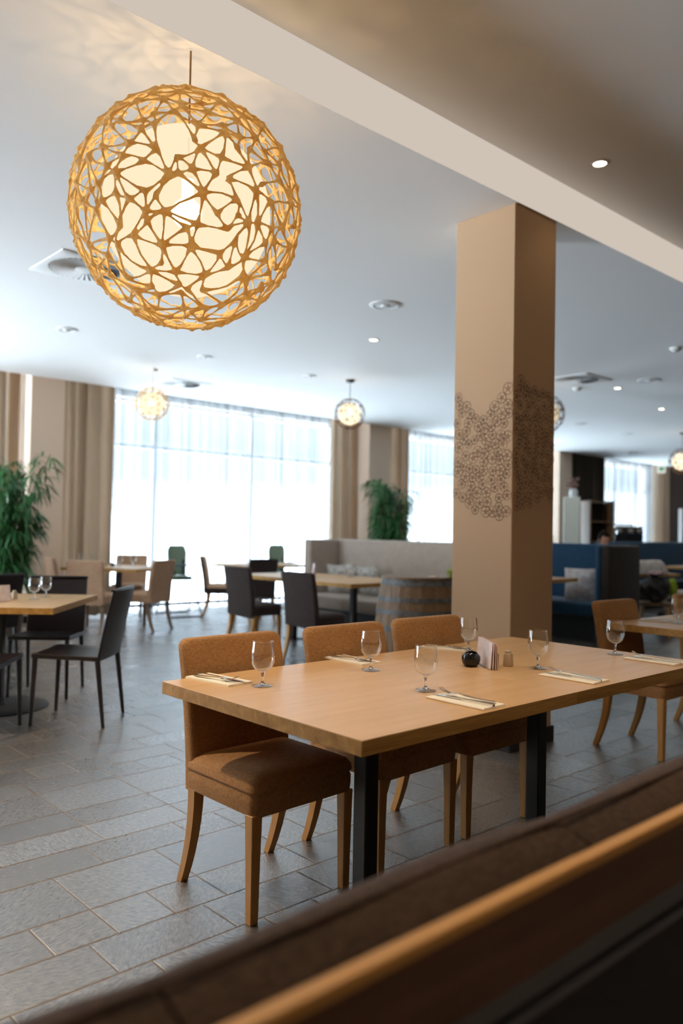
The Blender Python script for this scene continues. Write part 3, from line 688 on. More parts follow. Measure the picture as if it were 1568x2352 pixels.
dup(l, (2.48, 6.05, 0), head(-.62, -.78), 'black leather chair pushed under the left table, facing the camera')
dup(l, (2.28, 6.98, 0), head(-.2, 1), 'black leather chair behind the left table at the foot of the palm'); dup(l, (1.64, 5.13, 0), head(.645, .765), 'black leather chair cut off by the left picture edge')

# ------------------------------------------------------------------ banquette in the foreground
bq = thing('banquette', 'dark brown upholstered bench with a wooden back board in the foreground', 'bench', (0, 0, 0))
edges = [-.9, -.30, .405, 1.105, 1.86, 2.6, 3.35, 4.1]
for i, (a, b_) in enumerate(zip(edges, edges[1:])):
    mb = MB(); rings = []; n = 14; rnd = random.Random(i)
    for k in range(n+1):
        s_ = k/n; x = a+.003+(b_-a-.006)*s_; e_ = min(1, min(s_, 1-s_)/.07); e_ = math.sqrt(max(0, 1-(1-e_)**2)); e_ = .82+.18*e_
        zt = .836*(.985+.015*e_)+.004*sin(7*x+i); yf = .735+.022*e_+.004*sin(9*x)
        # profile from the rear bottom over the soft top to the front
        pr = [(.612, .45), (.612, .70), (.614, .765), (.622, .792), (.645, .812), (.675, zt-.008), (.70, zt), (.725, zt-.002), (yf-.006, zt-.016), (yf+.004, zt-.045), (yf+.006, .72), (yf+.03, .60), (yf+.05, .45)]
        rings.append([(x, yy, zz) for yy, zz in pr])
    mb.loft(rings); finish('back_cushion', mb, M_BENCH, bq)
    mb = MB(); mb.box(a+.003, b_-.003, .70, 1.345, .34, .45); mb.bevel(.025, 3); finish('seat_cushion', mb, M_BENCH, bq)
mb = MB(); mb.path([(x, .693+.002*sin(9*x), .8375) for x in [(-.9+.05*k) for k in range(100)]], .0035, 6); finish('piping', mb, M_BENCH, bq)
mb = MB(); mb.box(-.9, 1.0, .586, .606, .722, .819); mb.bevel(.001, 1); finish('back_board', mb, M_RAIL_SHADE, bq, False)
mb = MB(); mb.box(-.9, 1.0, .584, .607, .8192, .835); mb.bevel(.003, 2); finish('top_edge', mb, M_RAIL, bq, False)
mb = MB(); mb.box(1.003, 4.1, .588, .608, .722, .817); mb.bevel(.001, 1); finish('back_board', mb, M_RAIL_SHADE, bq, False)
mb = MB(); mb.box(1.003, 4.1, .586, .609, .8172, .833); mb.bevel(.003, 2); finish('top_edge', mb, M_RAIL, bq, False)
mb = MB(); mb.box(-.9, 4.1, .592, .606, .69, .722); ob = finish('metal_strip', mb, M_GREY, bq, False)
mb = MB(); mb.box(-.9, 4.1, .600, .606, .676, .6899); finish('shadow_gap', mb, M_STEEL, bq, False)
mb = MB(); mb.box(-.9, 4.1, .592, .606, .662, .6759); finish('metal_strip', mb, M_GREY, bq, False)
mb = MB(); mb.box(-.9, 4.1, .597, .611, .0, .6619); finish('back_panel', mb, M_HAND, bq, False)
mb = MB(); mb.box(-.9, 4.1, .6115, 1.27, .08, .3399); finish('plinth', mb, M_HAND, bq, False)
mb = MB(); mb.box(-.85, 4.05, .6115, 1.2, .0, .0799); finish('toe_kick', mb, M_HAND, bq, False)

# ------------------------------------------------------------------ glasses, napkins, cutlery
def make_glass(label, group):
    t = thing('water_glass', label, 'glass', (0, 0, 0), 0, group)
    mb = MB(); pr = []
    out = [(.007, .050), (.014, .0515), (.024, .0565), (.033, .066), (.0388, .080), (.0405, .095), (.0403, .108), (.0382, .128), (.0352, .151)]
    mb.loft([[(r*cos(2*PI*i/40), r*sin(2*PI*i/40), z) for i in range(40)] for r, z in out+[(.0337, .1512)]+[(r-.0011, z+.0008) for r, z in out[:-1][::-1]]], cap=True)
    finish('bowl', mb, M_GLASS, t)
    mb = MB(); mb.lathe([(.0068, .0495), (.0075, .046), (.0052, .040), (.0044, .030), (.0046, .020), (.0058, .0135), (.011, .0085)], 24); finish('stem', mb, M_SOLID, t)
    mb = MB(); mb.lathe([(.034, 0), (.0352, .0014), (.034, .003), (.022, .0052), (.0112, .0084)], 40); finish('foot', mb, M_GLASS, t)
    return reg(t)
M_SOLID = pbr('solid_glass', (1, 1, 1), .02, trans=1.0)
GG = 'stemmed water glasses'
g0 = make_glass('stemmed glass beside the napkin at the left end of the near table', GG); g0.location = (1.633, 2.178, .75)
for x, y, l in [(2.142, 2.175, 'stemmed glass before the middle rust chair'), (2.016, 1.785, 'stemmed glass at the centre of the near table, above the fork and knife'),
                (2.839, 2.263, 'stemmed glass behind the black bowl and menu cards'), (2.702, 1.807, 'stemmed glass just right of the menu cards'),
                (3.311, 1.814, 'stemmed glass toward the right end of the joined tables'), (4.806, 2.223, 'stemmed glass on the right edge table'),
                (2.228, 5.695, 'left one of two stemmed glasses on the left edge table'), (2.365, 5.825, 'right one of two stemmed glasses on the left edge table'),
                (6.20, 6.66, 'left one of two glasses on the booth table'), (6.30, 6.72, 'right one of two glasses on the booth table'),
                (4.72, 10.45, 'leftmost glass on the beige chair table'), (4.92, 10.52, 'second glass from the left on the beige chair table'),
                (4.98, 9.85, 'third glass from the left on the beige chair table'), (5.22, 9.93, 'rightmost glass on the beige chair table'),
                (7.1, 9.75, 'left glass on the pale window table'), (7.25, 9.80, 'right glass on the pale window table'), (6.05, 7.45, 'glass beside the pink cards on the booth table'),
                (14.0, 6.35, 'leftmost of the far glasses before the blue bench'), (14.16, 6.4, 'second of the far glasses before the blue bench'),
                (14.2, 6.02, 'third of the far glasses before the blue bench'), (14.38, 6.1, 'fourth of the far glasses before the blue bench'), (14.72, 6.25, 'rightmost of the far glasses before the blue bench'), (14.62, 6.0, 'fifth of the far glasses before the blue bench')]:
    dup(g0, (x, y, .75), 0, l)
def make_napkin(label):
    mb = MB(); L_ = .23; W_ = .108
    for k, (dz, ins) in enumerate(((0, 0), (.0022, .001), (.0044, .002))):
        n = 8; top = [(-W_/2+ins+(W_-2*ins)*i/n, 0) for i in range(n+1)]
        for yy in (0,):
            mb.box(-W_/2+ins, W_/2-ins, -L_/2+ins, L_/2-ins, dz, dz+.0018)
    mb.tube((-W_/2+.001, -L_/2, .0032), (-W_/2+.001, L_/2, .0032), .0030, n=10)
    o = finish('napkin', mb, M_NAP, None, True); return tag(o, label, 'napkin', 'folded cream napkins')
def make_fork(label):
    mb = MB(); prof = [(-.10, .0066, .0045, .0016), (-.06, .0052, .004, .0014), (-.02, .0034, .004, .0018), (.02, .0028, .0072, .0017), (.034, .0034, .0082, .0014), (.044, .0085, .0062, .0011), (.055, .0115, .0035, .0010), (.062, .0118, .0032, .001)]
    mb.loft([[(-w, y, z-h), (w, y, z-h), (w, y, z+h), (-w, y, z+h)] for y, w, z, h in prof])
    for k in range(4):
        x = -.0093+.0062*k
        mb.loft([[(x-w, y, z-.0009), (x+w, y, z-.0009), (x+w, y, z+.0009), (x-w, y, z+.0009)] for y, w, z in ((.0615, .0019, .0032), (.075, .0015, .0050), (.09, .0013, .0095), (.102, .0008, .0165))])
    o = finish('fork', mb, M_SILVER, None, True); return tag(o, label, 'fork', 'steel forks on the napkins')
def make_knife(label):
    mb = MB(); mb.loft([[(-w, y, z-h), (w, y, z-h), (w, y, z+h), (-w, y, z+h)] for y, w, z, h in [(-.115, .0055, .0042, .0032), (-.10, .0062, .0042, .0036), (-.03, .0050, .0042, .0030), (0, .0042, .0042, .0026)]])
    mb.loft([[(-.0035, y, z-h), (w, y, z-h*.4), (w, y, z+h*.4), (-.0035, y, z+h)] for y, w, z, h in [(0, .0045, .0042, .0016), (.01, .0085, .0042, .0012), (.08, .0095, .0042, .001), (.105, .0065, .0042, .0008), (.118, -.001, .0042, .0006)]])
    o = finish('knife', mb, M_SILVER, None, True); return tag(o, label, 'knife', 'steel knives on the napkins')
sets = [(1.572, 2.352, PI+.12, 'at the left end of the near table'), (2.243, 2.384, PI, 'before the middle rust chair'), (1.985, 1.592, 0, 'nearest the camera at the table edge'),
        (2.82, 2.375, PI+.28, 'behind the black bowl'), (2.63, 1.604, 0, 'right of the menu cards at the table edge'), (3.275, 1.612, -.04, 'at the far right of the joined tables'),
        (4.82, 2.34, PI+.30, 'on the right edge table')]
n0 = f0 = k0 = None
for x, y, rz, w in sets:
    off = lambda dx: (x+dx*cos(rz), y+dx*sin(rz))
    if n0 is None:
        n0 = make_napkin('folded cream napkin '+w); f0 = make_fork('steel fork '+w); k0 = make_knife('steel knife '+w); n, f, k = n0, f0, k0
    else:
        n = dup(n0, (0, 0, 0), 0, 'folded cream napkin '+w); f = dup(f0, (0, 0, 0), 0, 'steel fork '+w); k = dup(k0, (0, 0, 0), 0, 'steel knife '+w)
    n.location = (x, y, .7502); n.rotation_euler.z = rz
    # the fork rests across the knife blade with its tines up
    fx, fy = x+.018*cos(rz)-.006*sin(rz), y+.018*sin(rz)+.006*cos(rz); f.location = (fx, fy, .7566+.003); f.rotation_euler = (.03, 0, rz+.13)
    kx, ky = x-.012*cos(rz), y-.012*sin(rz); k.location = (kx, ky, .7552); k.rotation_euler.z = rz+.05
# bowl, menu cards, shakers
mb = MB(); rings = []
for r, z in ((.014, 0), (.024, .002), (.0335, .012), (.0375, .026), (.0365, .040), (.031, .051), (.0265, .0545), (.024, .053), (.030, .040), (.031, .026), (.026, .010), (.008, .007)):
    rings.append([(r*cos(2*PI*i/36), r*sin(2*PI*i/36), z+(.003*sin(2*PI*i/36*2+.6) if z > .045 else 0)) for i in range(36)])
mb.loft(rings); o = finish('candle_bowl', mb, M_BLACK, None, True, (2.530, 2.003, .7502)); tag(o, 'small black glazed bowl left of the menu cards', 'bowl')
M_CARD = pbr('printed_lilac_card', (.80, .70, .76), .6, (.92, .88, .92), 26, (1, 3, 1)); M_CARDP = pbr('pink_card', (.80, .52, .44), .6)
mh = thing('menu_holder', 'small stand of lilac and pink menu cards beside the black bowl', 'menu', (2.592, 1.975, .7502), .93)
def card(y, a, w, h, mat, lean, nm='menu_card'):
    mb = MB(); mb.box(-w/2, w/2, -.0008, .0008, 0, h); mb.xf(Matrix.Rotation(lean, 4, 'X')); o = finish(nm, mb, mat, mh, False); o.location = (a, y, .0015); return o
card(.012, .0, .205, .102, M_CARD, .07); card(.003, -.006, .205, .101, M_CARD, .03); card(-.006, -.012, .205, .103, M_CARDP, .0); card(-.014, -.016, .200, .098, M_CARD, -.05)
mb = MB(); mb.box(-.05, .05, -.036, -.028, 0, .055); mb.box(-.05, .05, -.036, .026, 0, .0014); mb.bevel(.002, 1); finish('holder', mb, pbr('grey_holder', (.25, .22, .18), .5), mh, False)
def shaker(x, y, label, z=.75, mat=None):
    t = thing('shaker', label, 'shaker', (x, y, z), .3, 'salt and pepper shakers')
    mb = MB(); mb.loft([[(-.017, -.017, 0), (.017, -.017, 0), (.017, .017, 0), (-.017, .017, 0)], [(-.015, -.015, .052), (.015, -.015, .052), (.015, .015, .052), (-.015, .015, .052)]]); mb.bevel(.004, 2); finish('body', mb, mat or pbr('beige_ceramic', (.52, .42, .30), .45), t)
    mb = MB(); mb.lathe([(.0125, .052), (.0125, .060), (.008, .065)], 16); finish('cap', mb, M_SILVER if mat else pbr('beige_ceramic', (.52, .42, .30), .45), t); return t
shaker(2.655, 1.915, 'beige shaker just behind the menu cards on the near table')
shaker(2.058, 5.73, 'left one of two shakers on the left edge table'); shaker(2.12, 5.78, 'right one of two shakers on the left edge table')
shaker(4.88, 10.05, 'pale shaker on the beige chair table')
mb = MB(); mb.lathe([(.014, 0), (.03, .012), (.034, .03), (.026, .046), (.022, .044), (.028, .03), (.01, .01)], 20); o = finish('candle_bowl', mb, M_BLACK, None, True, (4.96, 10.0, .75)); tag(o, 'tiny black bowl on the beige chair table', 'bowl')
def cards(x, y, rz, label, s=1.0):
    t = thing('menu_cards', label, 'menu', (x, y, .75), rz)
    for k, (m_, a) in enumerate(((M_CARD, -.12), (M_CARDP, 0), (M_CARD, .12))):
        mb = MB(); mb.box(-.06*s, .06*s, -.0012, .0012, .001, .11*s); mb.xf(Matrix.Rotation(a, 4, 'X')); o = finish('menu_card', mb, m_, t, False); o.location = (0, (k-1)*.016, .002)
cards(6.02, 7.08, 1.0, 'pink and white cards standing on the booth table', 1.3); cards(1.99, 5.66, .3, 'pale pink cards at the left picture edge')

# ------------------------------------------------------------------ barrel
bx, by = 4.83, 4.38
br = thing('wine_barrel', 'old oak wine barrel with steel hoops left of the column', 'barrel', (bx, by, 0))
BH = .905; bp = lambda z: .282+.058*(1-((z/BH)-.5)**2*4)
M_BAR = wood_mat('weathered_oak_staves', (.30, .19, .10), (.15, .09, .05), .55, axis=2, fine=.7)
mb = MB(); nst = 22
rings = []
for k in range(13):
    z = BH*k/12; rr = bp(z); row = []
    for i in range(nst):
        for f_, dr in ((.0, -.004), (.04, 0), (.96, 0)):
            a = 2*PI*(i+f_)/nst; row.append(((rr+dr)*cos(a), (rr+dr)*sin(a), z))
    rings.append(row)
mb.loft(rings); finish('staves', mb, M_BAR, br)
for z, h in ((.02, .045), (.13, .035), (.25, .035), (.50, .035), (.63, .035), (.73, .035), (.855, .05)):
    mb = MB(); mb.loft([[((bp(zz)+dr)*cos(2*PI*i/48), (bp(zz)+dr)*sin(2*PI*i/48), zz) for i in range(48)] for zz, dr in ((z, -.002), (z, .004), (z+h, .004), (z+h, -.002))], cap=False)
    finish('hoop', mb, pbr('galvanised_hoop', (.17, .18, .19), .55, (.10, .10, .10), 20, metal=.3), br)
mb = MB(); mb.lathe([(bp(BH)+.012, BH), (bp(BH)+.012, BH+.018)], 48); finish('lid', mb, M_BAR, br)
mb = MB(); mb.box(-.05, .05, -.03, .03, 0, .006); mb.bevel(.001, 1); o = finish('flyer', mb, M_CARDP, None, False, (4.84, 4.22, BH+.0185), .4); tag(o, 'small pink flyer lying on the barrel', 'paper')
mb = MB(); rnd = random.Random(3)
for k in range(26):
    a = rnd.uniform(0, 6.28); r = rnd.uniform(0, .035); mb.sphere((r*cos(a), r*sin(a), rnd.uniform(.02, .06)), rnd.uniform(.008, .014), 6, 4)
mb.lathe([(.025, 0), (.03, .02)], 12); o = finish('small_plant', mb, pbr('yellow_green_leaf', (.30, .38, .05), .6), None, True, (4.99, 4.16, BH+.018)); tag(o, 'tiny yellow green plant on the barrel by the column', 'plant')

# ------------------------------------------------------------------ beige booth, blue booths
def slab(x0, x1, y0, y1, z0, z1, r=.03, seg=3):
    mb = MB(); mb.box(x0, x1, y0, y1, z0, z1); mb.bevel(r, seg); return mb
bo = thing('booth', 'beige high backed booth sofa behind the dark chair tables', 'booth sofa', (0, 0, 0), 0, 'high backed booth sofas')
finish('backrest', slab(7.22, 7.36, 4.9, 8.1, .0, 1.165), M_TAUPE, bo)
finish('end_panel', slab(6.72, 7.30, 7.98, 8.12, .0, 1.160), M_TAUPE, bo)
for a, b_ in ((4.95, 5.95), (5.955, 6.955), (6.96, 7.97)):
    finish('seat_cushion', slab(6.56, 7.215, a, b_, .30, .46, .04), M_TAUPE, bo)
finish('plinth', slab(6.66, 7.2, 4.95, 7.95, 0, .2999, .005, 1), M_HAND, bo)
# pillows on it
def pillow(x, y, z, rz, tilt, mat, label, s=.40):
    mb = MB(); n = 10; top = []; 
    for j in range(n+1):
        for i in range(n+1):
            pass
    rings = []
    for sgn in (1, -1):
        g = [[mb.b.verts.new((s*(i/n-.5)*(1-.05*sin(PI*j/n)), sgn*.085*(sin(PI*i/n)*sin(PI*j/n))**.55, s*(j/n-.5)*(1-.05*sin(PI*i/n)))) for i in range(n+1)] for j in range(n+1)]
        for j in range(n):
            for i in range(n): mb.b.faces.new((g[j][i], g[j][i+1], g[j+1][i+1], g[j+1][i]))
    bmesh.ops.remove_doubles(mb.b, verts=mb.b.verts, dist=.001)
    o = finish('pillow', mb, mat, None, True, (x, y, z)); o.rotation_euler = (tilt, 0, rz); return tag(o, label, 'pillow', 'patterned cushions on the booth seats')
M_PIL = pbr('woven_cushion_grey', (.30, .29, .27), .8, (.62, .60, .55), 34, (1, 1, 1), bump=.3)
M_PIL2 = pbr('printed_cushion', (.90, .90, .90), .8, (.62, .52, .50), 14)
pillow(6.98, 7.66, .655, PI/2+.5, -.2, M_PIL, 'grey patterned cushion at the corner end of the beige booth', .38)
pillow(7.03, 7.2, .655, PI/2, -.25, M_PIL, 'grey patterned cushion on the beige booth behind the table', .38)
bb = thing('booth', 'dark blue booth sofa right of the column with black outer side', 'booth sofa', (0, 0, 0), 0, 'high backed booth sofas')
finish('backrest', slab(9.33, 9.45, 4.97, 7.6, 0, 1.165), M_BLUE, bb)
ep = finish('end_panel', slab(8.70, 9.44, 4.84, 4.96, 0, 1.16), M_DKBR, bb); ep['label'] = 'blackish brown outer end panel'
finish('inner_panel', slab(8.69, 9.33, 4.965, 5.03, .0, 1.155, .02), M_BLUE, bb)
finish('seat_cushion', slab(8.62, 9.32, 5.04, 6.3, .30, .46, .04), M_BLUE, bb); finish('seat_cushion', slab(8.62, 9.32, 6.305, 7.55, .30, .46, .04), M_BLUE, bb)
finish('plinth', slab(8.72, 9.32, 5.04, 7.55, .0, .2999, .005, 1), M_HAND, bb)
pillow(8.93, 5.36, .665, -1.05, -.15, M_PIL2, 'white printed cushion leaning on the blue booth seat', .40); 
b2 = thing('booth', 'long blue bench back in the right background', 'booth sofa', (0, 0, 0), 0, 'high backed booth sofas')
finish('backrest', slab(12.6, 18.6, 7.15, 7.30, 0, 1.165), M_BLUE, b2); finish('seat_cushion', slab(12.6, 18.6, 6.6, 7.145, .32, .46, .03), M_BLUE, b2); finish('plinth', slab(12.7, 18.5, 6.7, 7.14, 0, .3199, .005, 1), M_HAND, b2)
b3 = thing('booth', 'black brown booth panel between the blue booth and the cloth table', 'booth sofa', (0, 0, 0), 0, 'high backed booth sofas')
finish('backrest', slab(9.47, 9.60, 5.02, 7.6, 0, 1.15), M_DKBR, b3)

# ------------------------------------------------------------------ high chairs
M_GREEN = pbr('sage_green_plastic', (.20, .27, .19), .5); M_TUBE = pbr('grey_blue_tube', (.09, .10, .12), .35, metal=.5); M_DKBLUE = pbr('dark_tray', (.05, .07, .10), .4)
def highchair(label, x, y, rz):
    t = thing('high_chair', label, 'high chair', (x, y, 0), rz, 'green baby high chairs by the window')
    mb = MB(); rings = []
    for k in range(9):
        s_ = k/8; z = .58+.44*s_; w = (.13+.02*s_)*(1 if k < 7 else (.93 if k == 7 else .72)); y_ = .12+.06*s_
        rings.append([(-w, y_-.015, z), (-w*.5, y_+.01, z), (w*.5, y_+.01, z), (w, y_-.015, z), (w, y_+.02, z), (w*.5, y_+.04, z), (-w*.5, y_+.04, z), (-w, y_+.02, z)])
    mb.loft(rings); mb.bevel(.008, 2); finish('backrest', mb, M_GREEN, t)
    mb = MB(); mb.box(-.15, .15, -.14, .14, .52, .58); mb.bevel(.02, 3); finish('seat', mb, M_GREEN, t)
    mb = MB(); mb.box(-.21, .21, -.36, -.12, .735, .752); mb.bevel(.007, 2); finish('tray', mb, M_DKBLUE, t)
    for sx in (-1, 1):
        mb = MB(); mb.tube((sx*.10, .15, .80), (sx*.06, .03, .59), .016, n=8); finish('harness_strap', mb, M_STEEL, t)
        mb = MB(); mb.tube((sx*.19, .06, .74), (sx*.19, -.22, .74), .014, n=8); finish('armrest', mb, M_DKBLUE, t)
        mb = MB(); mb.path([(sx*.19, .10, .62), (sx*.22, -.12, .3), (sx*.25, -.30, .014)], .011); finish('leg', mb, M_TUBE, t)
        mb = MB(); mb.path([(sx*.19, -.10, .62), (sx*.22, .12, .3), (sx*.25, .32, .014)], .011); finish('leg', mb, M_TUBE, t)
    for yy in (-.30, .32):
        mb = MB(); mb.tube((-.25, yy, .014), (.25, yy, .014), .012, n=8); finish('foot_bar', mb, M_TUBE, t)
    mb = MB(); mb.box(-.12, .12, -.22, -.14, .28, .295); mb.bevel(.004, 1); finish('footrest', mb, M_DKBLUE, t)
    return reg(t)
hc = highchair('green high chair behind the beige chair in profile', 6.12, 10.22, head(-.25, -1))
dup(hc, (8.16, 10.50, 0), head(-.45, -1), 'green high chair behind the dark chairs in the middle')

# ------------------------------------------------------------------ plants
M_LEAF = pbr('palm_leaf', (.018, .085, .022), .4, (.05, .19, .05), 6); M_STEM = pbr('cane_stem', (.16, .17, .06), .6); M_POT = pbr('brown_planter', (.10, .07, .05), .6)
def palm(name, label, x, y, H, spread, seed, nstem=9, group='potted palms by the window pilasters'):
    t = thing(name, label, 'plant', (x, y, 0), 0, group); rnd = random.Random(seed)
    mb = MB(); mb.lathe([(.16, 0), (.20, .36), (.205, .38), (.185, .38), (.18, .33), (.01, .325)], 32); finish('pot', mb, M_POT, t)
    st = MB(); lf = MB()
    for s_ in range(nstem):
        a = rnd.uniform(0, 6.28); h = H*rnd.uniform(.62, 1.0) if s_ else H
        tilt = rnd.uniform(.02, .25)*spread; bx_, by_ = .08*cos(a), .08*sin(a); pts = []
        for k in range(7):
            q = k/6; pts.append(Vector((bx_+tilt*q*q*cos(a), by_+tilt*q*q*sin(a), .33+(h-.45)*q)))
        st.path(pts, [.012-.006*k/6 for k in range(7)], 6)
        nl = int(34*h/2)
        for i in range(nl):
            q = .22+.78*i/nl; seg = min(5, int(q*6)); p = pts[seg].lerp(pts[seg+1], q*6-seg)
            b_ = rnd.uniform(0, 6.28); L0 = rnd.uniform(.14, .30)*(1.0-.25*q); up_ = rnd.uniform(.15, .9)
            # a spray of narrow drooping leaflets on a short stalk
            d = Vector((cos(b_), sin(b_), up_)).normalized(); tip = p+d*L0*.6; st.tube(p, tip, .003, .002, 5)
            for m_ in range(rnd.randint(4, 7)):
                dd = (Vector((cos(b_), sin(b_), -.15))+Vector((rnd.gauss(0, .6), rnd.gauss(0, .6), rnd.gauss(0, .4)))).normalized(); w_ = dd.cross(Vector((0, 0, 1))).normalized()
                ll = rnd.uniform(.12, .24); ww = rnd.uniform(.010, .018); ring = []
                for z_ in range(5):
                    f = z_/4; c0 = tip+dd*ll*f-Vector((0, 0, .55*ll*f*f)); wd = ww*(sin(PI*(.12+.88*f)))**.8 if z_ < 4 else .001
                    ring.append((c0-w_*wd, c0+Vector((0, 0, -.25*wd)), c0+w_*wd))
                for r0, r1_ in zip(ring, ring[1:]):
                    v = [lf.b.verts.new(q_) for q_ in (*r0, *r1_)]
                    lf.b.faces.new((v[0], v[1], v[4], v[3])); lf.b.faces.new((v[1], v[2], v[5], v[4]))
    finish('stems', st, M_STEM, t); o = finish('foliage', lf, M_LEAF, t); return t
palm('potted_palm', 'large potted palm at the left edge before the first pilaster', 3.42, 9.55, 2.25, 1.5, 2, 13)
palm('potted_palm', 'potted palm rising behind the beige booth by the second pilaster', 10.0, 9.7, 2.33, 1.6, 3, 12)

# ------------------------------------------------------------------ right background
cb = thing('cabinet', 'tall white cabinet behind the blue booth', 'cabinet', (13.42, 8.27, 0), -1.0)
finish('body', slab(-.15, .15, -.12, .12, 0, 1.99, .005, 1), pbr('white_laminate', (.85, .84, .72), .6), cb)
mb = MB(); mb.box(-.145, .145, -.132, -.1205, .06, 1.98); mb.bevel(.002, 1); finish('door', mb, pbr('white_laminate', (.85, .84, .72), .6), cb, False)
def shelf(label, x, y, rz, w, h, levels, dep=.35):
    t = thing('open_shelf', label, 'shelf', (x, y, 0), rz, 'open wooden shelves')
    for a in (-w/2, w/2): finish('side_panel', slab(a-.012, a+.012, -dep/2, dep/2, 0, h, .002, 1), M_LEGD, t, False)
    for k in range(levels+1):
        z = .02+(h-.04)*k/levels; finish('shelf_board', slab(-w/2+.0125, w/2-.0125, -dep/2, dep/2, z-.012, z+.012, .002, 1), M_LEGD, t, False)
    finish('back_panel', slab(-w/2+.0125, w/2-.0125, dep/2-.015, dep/2-.005, .04, h-.04, .001, 1), M_DKBR, t, False); return t
shelf('open wooden shelf right beside the white cabinet', 13.88, 8.0, -.5, .48, 1.93, 5); shelf('open wooden shelf at the right picture edge', 19.1, 8.3, -.9, .9, 1.95, 5)
rnd = random.Random(6)
items = [(13.84, 7.95, .42, 'vase'), (13.80, 7.98, 1.19, 'bottle')]
def bottle(x, y, z, col, label, s=1, group='bottles and jars in the right background'):
    mb = MB(); mb.lathe([(.03*s, 0), (.034*s, .01*s), (.034*s, .14*s), (.014*s, .18*s), (.012*s, .24*s), (.014*s, .245*s)], 16)
    o = finish('bottle', mb, pbr('bottle_%02d%02d' % (int(col[0]*99), int(col[1]*99)), col, .3), None, True, (x, y, z)); return tag(o, label, 'bottle', group)
bottle(18.98, 8.25, 1.18, (.7, .08, .35), 'magenta box-like bottle on the right edge shelf', 1.4); bottle(19.02, 8.20, .798, (.05, .5, .12), 'green bottle on the right edge shelf', 1.5); bottle(19.02, 8.20, .416, (.8, .22, .02), 'orange bottle on the right edge shelf', 1.5)
# flowers on the cabinet
fl = thing('flower_vase', 'pale vase of dried flowers on the white cabinet', 'flower vase', (13.43, 8.24, 1.99))
mb = MB(); mb.lathe([(.06, 0), (.08, .05), (.075, .12), (.05, .16), (.045, .15), (.03, .02)], 20); finish('vase', mb, M_PLAST, fl)
mb = MB(); rnd = random.Random(8)
for k in range(30):
    a = rnd.uniform(0, 6.28); r = rnd.uniform(.02, .16); z = rnd.uniform(.2, .36); mb.tube((0, 0, .12), (r*cos(a), r*sin(a), z), .003, n=4); mb.sphere((r*cos(a), r*sin(a), z), rnd.uniform(.015, .03), 6, 4)
finish('flowers', mb, pbr('dried_flower', (.35, .22, .16), .7, (.16, .06, .05), 12), fl)
# service counter with coffee machine
ct = thing('service_counter', 'dark service counter behind the long blue bench', 'counter', (16.2, 8.75, 0))
finish('body', slab(-1.3, 1.3, -.3, .3, 0, 1.05, .005, 1), M_WALLD, ct, False); finish('worktop', slab(-1.33, 1.33, -.33, .33, 1.0501, 1.09, .004, 1), M_STEEL, ct, False)
cm = thing('coffee_machine', 'black coffee machine with steel panels on the counter', 'coffee machine', (16.25, 8.72, 1.09), -.45)
finish('body', slab(-.36, .36, -.18, .2, .02, .36, .02, 2), M_STEEL, cm)
for a in (-.27, .02, .24): finish('group_head', slab(a-.07, a+.07, -.22, -.181, .22, .33, .01, 2), M_SILVER, cm)
finish('cup_rail', slab(-.34, .34, -.16, .18, .3601, .39, .005, 1), M_SILVER, cm); finish('drip_tray', slab(-.34, .34, -.30, -.16, .0, .03, .004, 1), M_SILVER, cm)
for k in range(7):
    mb = MB(); mb.lathe([(.022, 0), (.036, .06), (.033, .06), (.02, .006)], 14); o = finish('cup', mb, M_WHITE, None, True, (16.0+.075*k, 8.88-.036*k, 1.48)); tag(o, 'white cup standing on top of the coffee machine', 'cup', 'cups on top of the coffee machine')
mb = MB(); mb.lathe([(.06, 0), (.10, .16), (.11, .2), (.02, .22)], 18); o = finish('yellow_bowl', mb, pbr('yellow_plastic', (.75, .50, .02), .4), None, True, (15.25, 8.75, 1.09)); tag(o, 'yellow container left of the coffee machine', 'container')
# exit sign
ex = thing('exit_sign', 'white hanging exit sign with green running figure', 'exit sign', (21.0, 10.2, 3.0), -.72)
finish('panel', slab(-.11, .11, -.012, .012, 0, .22, .004, 1), emis('sign_panel', (.85, .9, .85), .8), ex, False)
mb = MB(); mb.box(-.07, .07, -.0135, -.0125, .05, .16); fi = finish('green_field', mb, pbr('sign_green', (.05, .42, .14), .5), ex, False)
mb = MB(); mb.box(-.02, .02, -.0145, -.0138, .08, .12); mb.box(-.012, .01, -.0145, -.0138, .13, .15); mb.box(-.045, -.02, -.0145, -.0138, .065, .08); mb.box(.015, .045, -.0145, -.0138, .10, .112); finish('running_figure', mb, M_WHITE, ex, False)
mb = MB(); mb.tube((-.06, 0, .22), (-.06, 0, CZ-3.0), .004); mb.tube((.06, 0, .22), (.06, 0, CZ-3.0), .004); finish('hanger', mb, M_PLAST, ex)
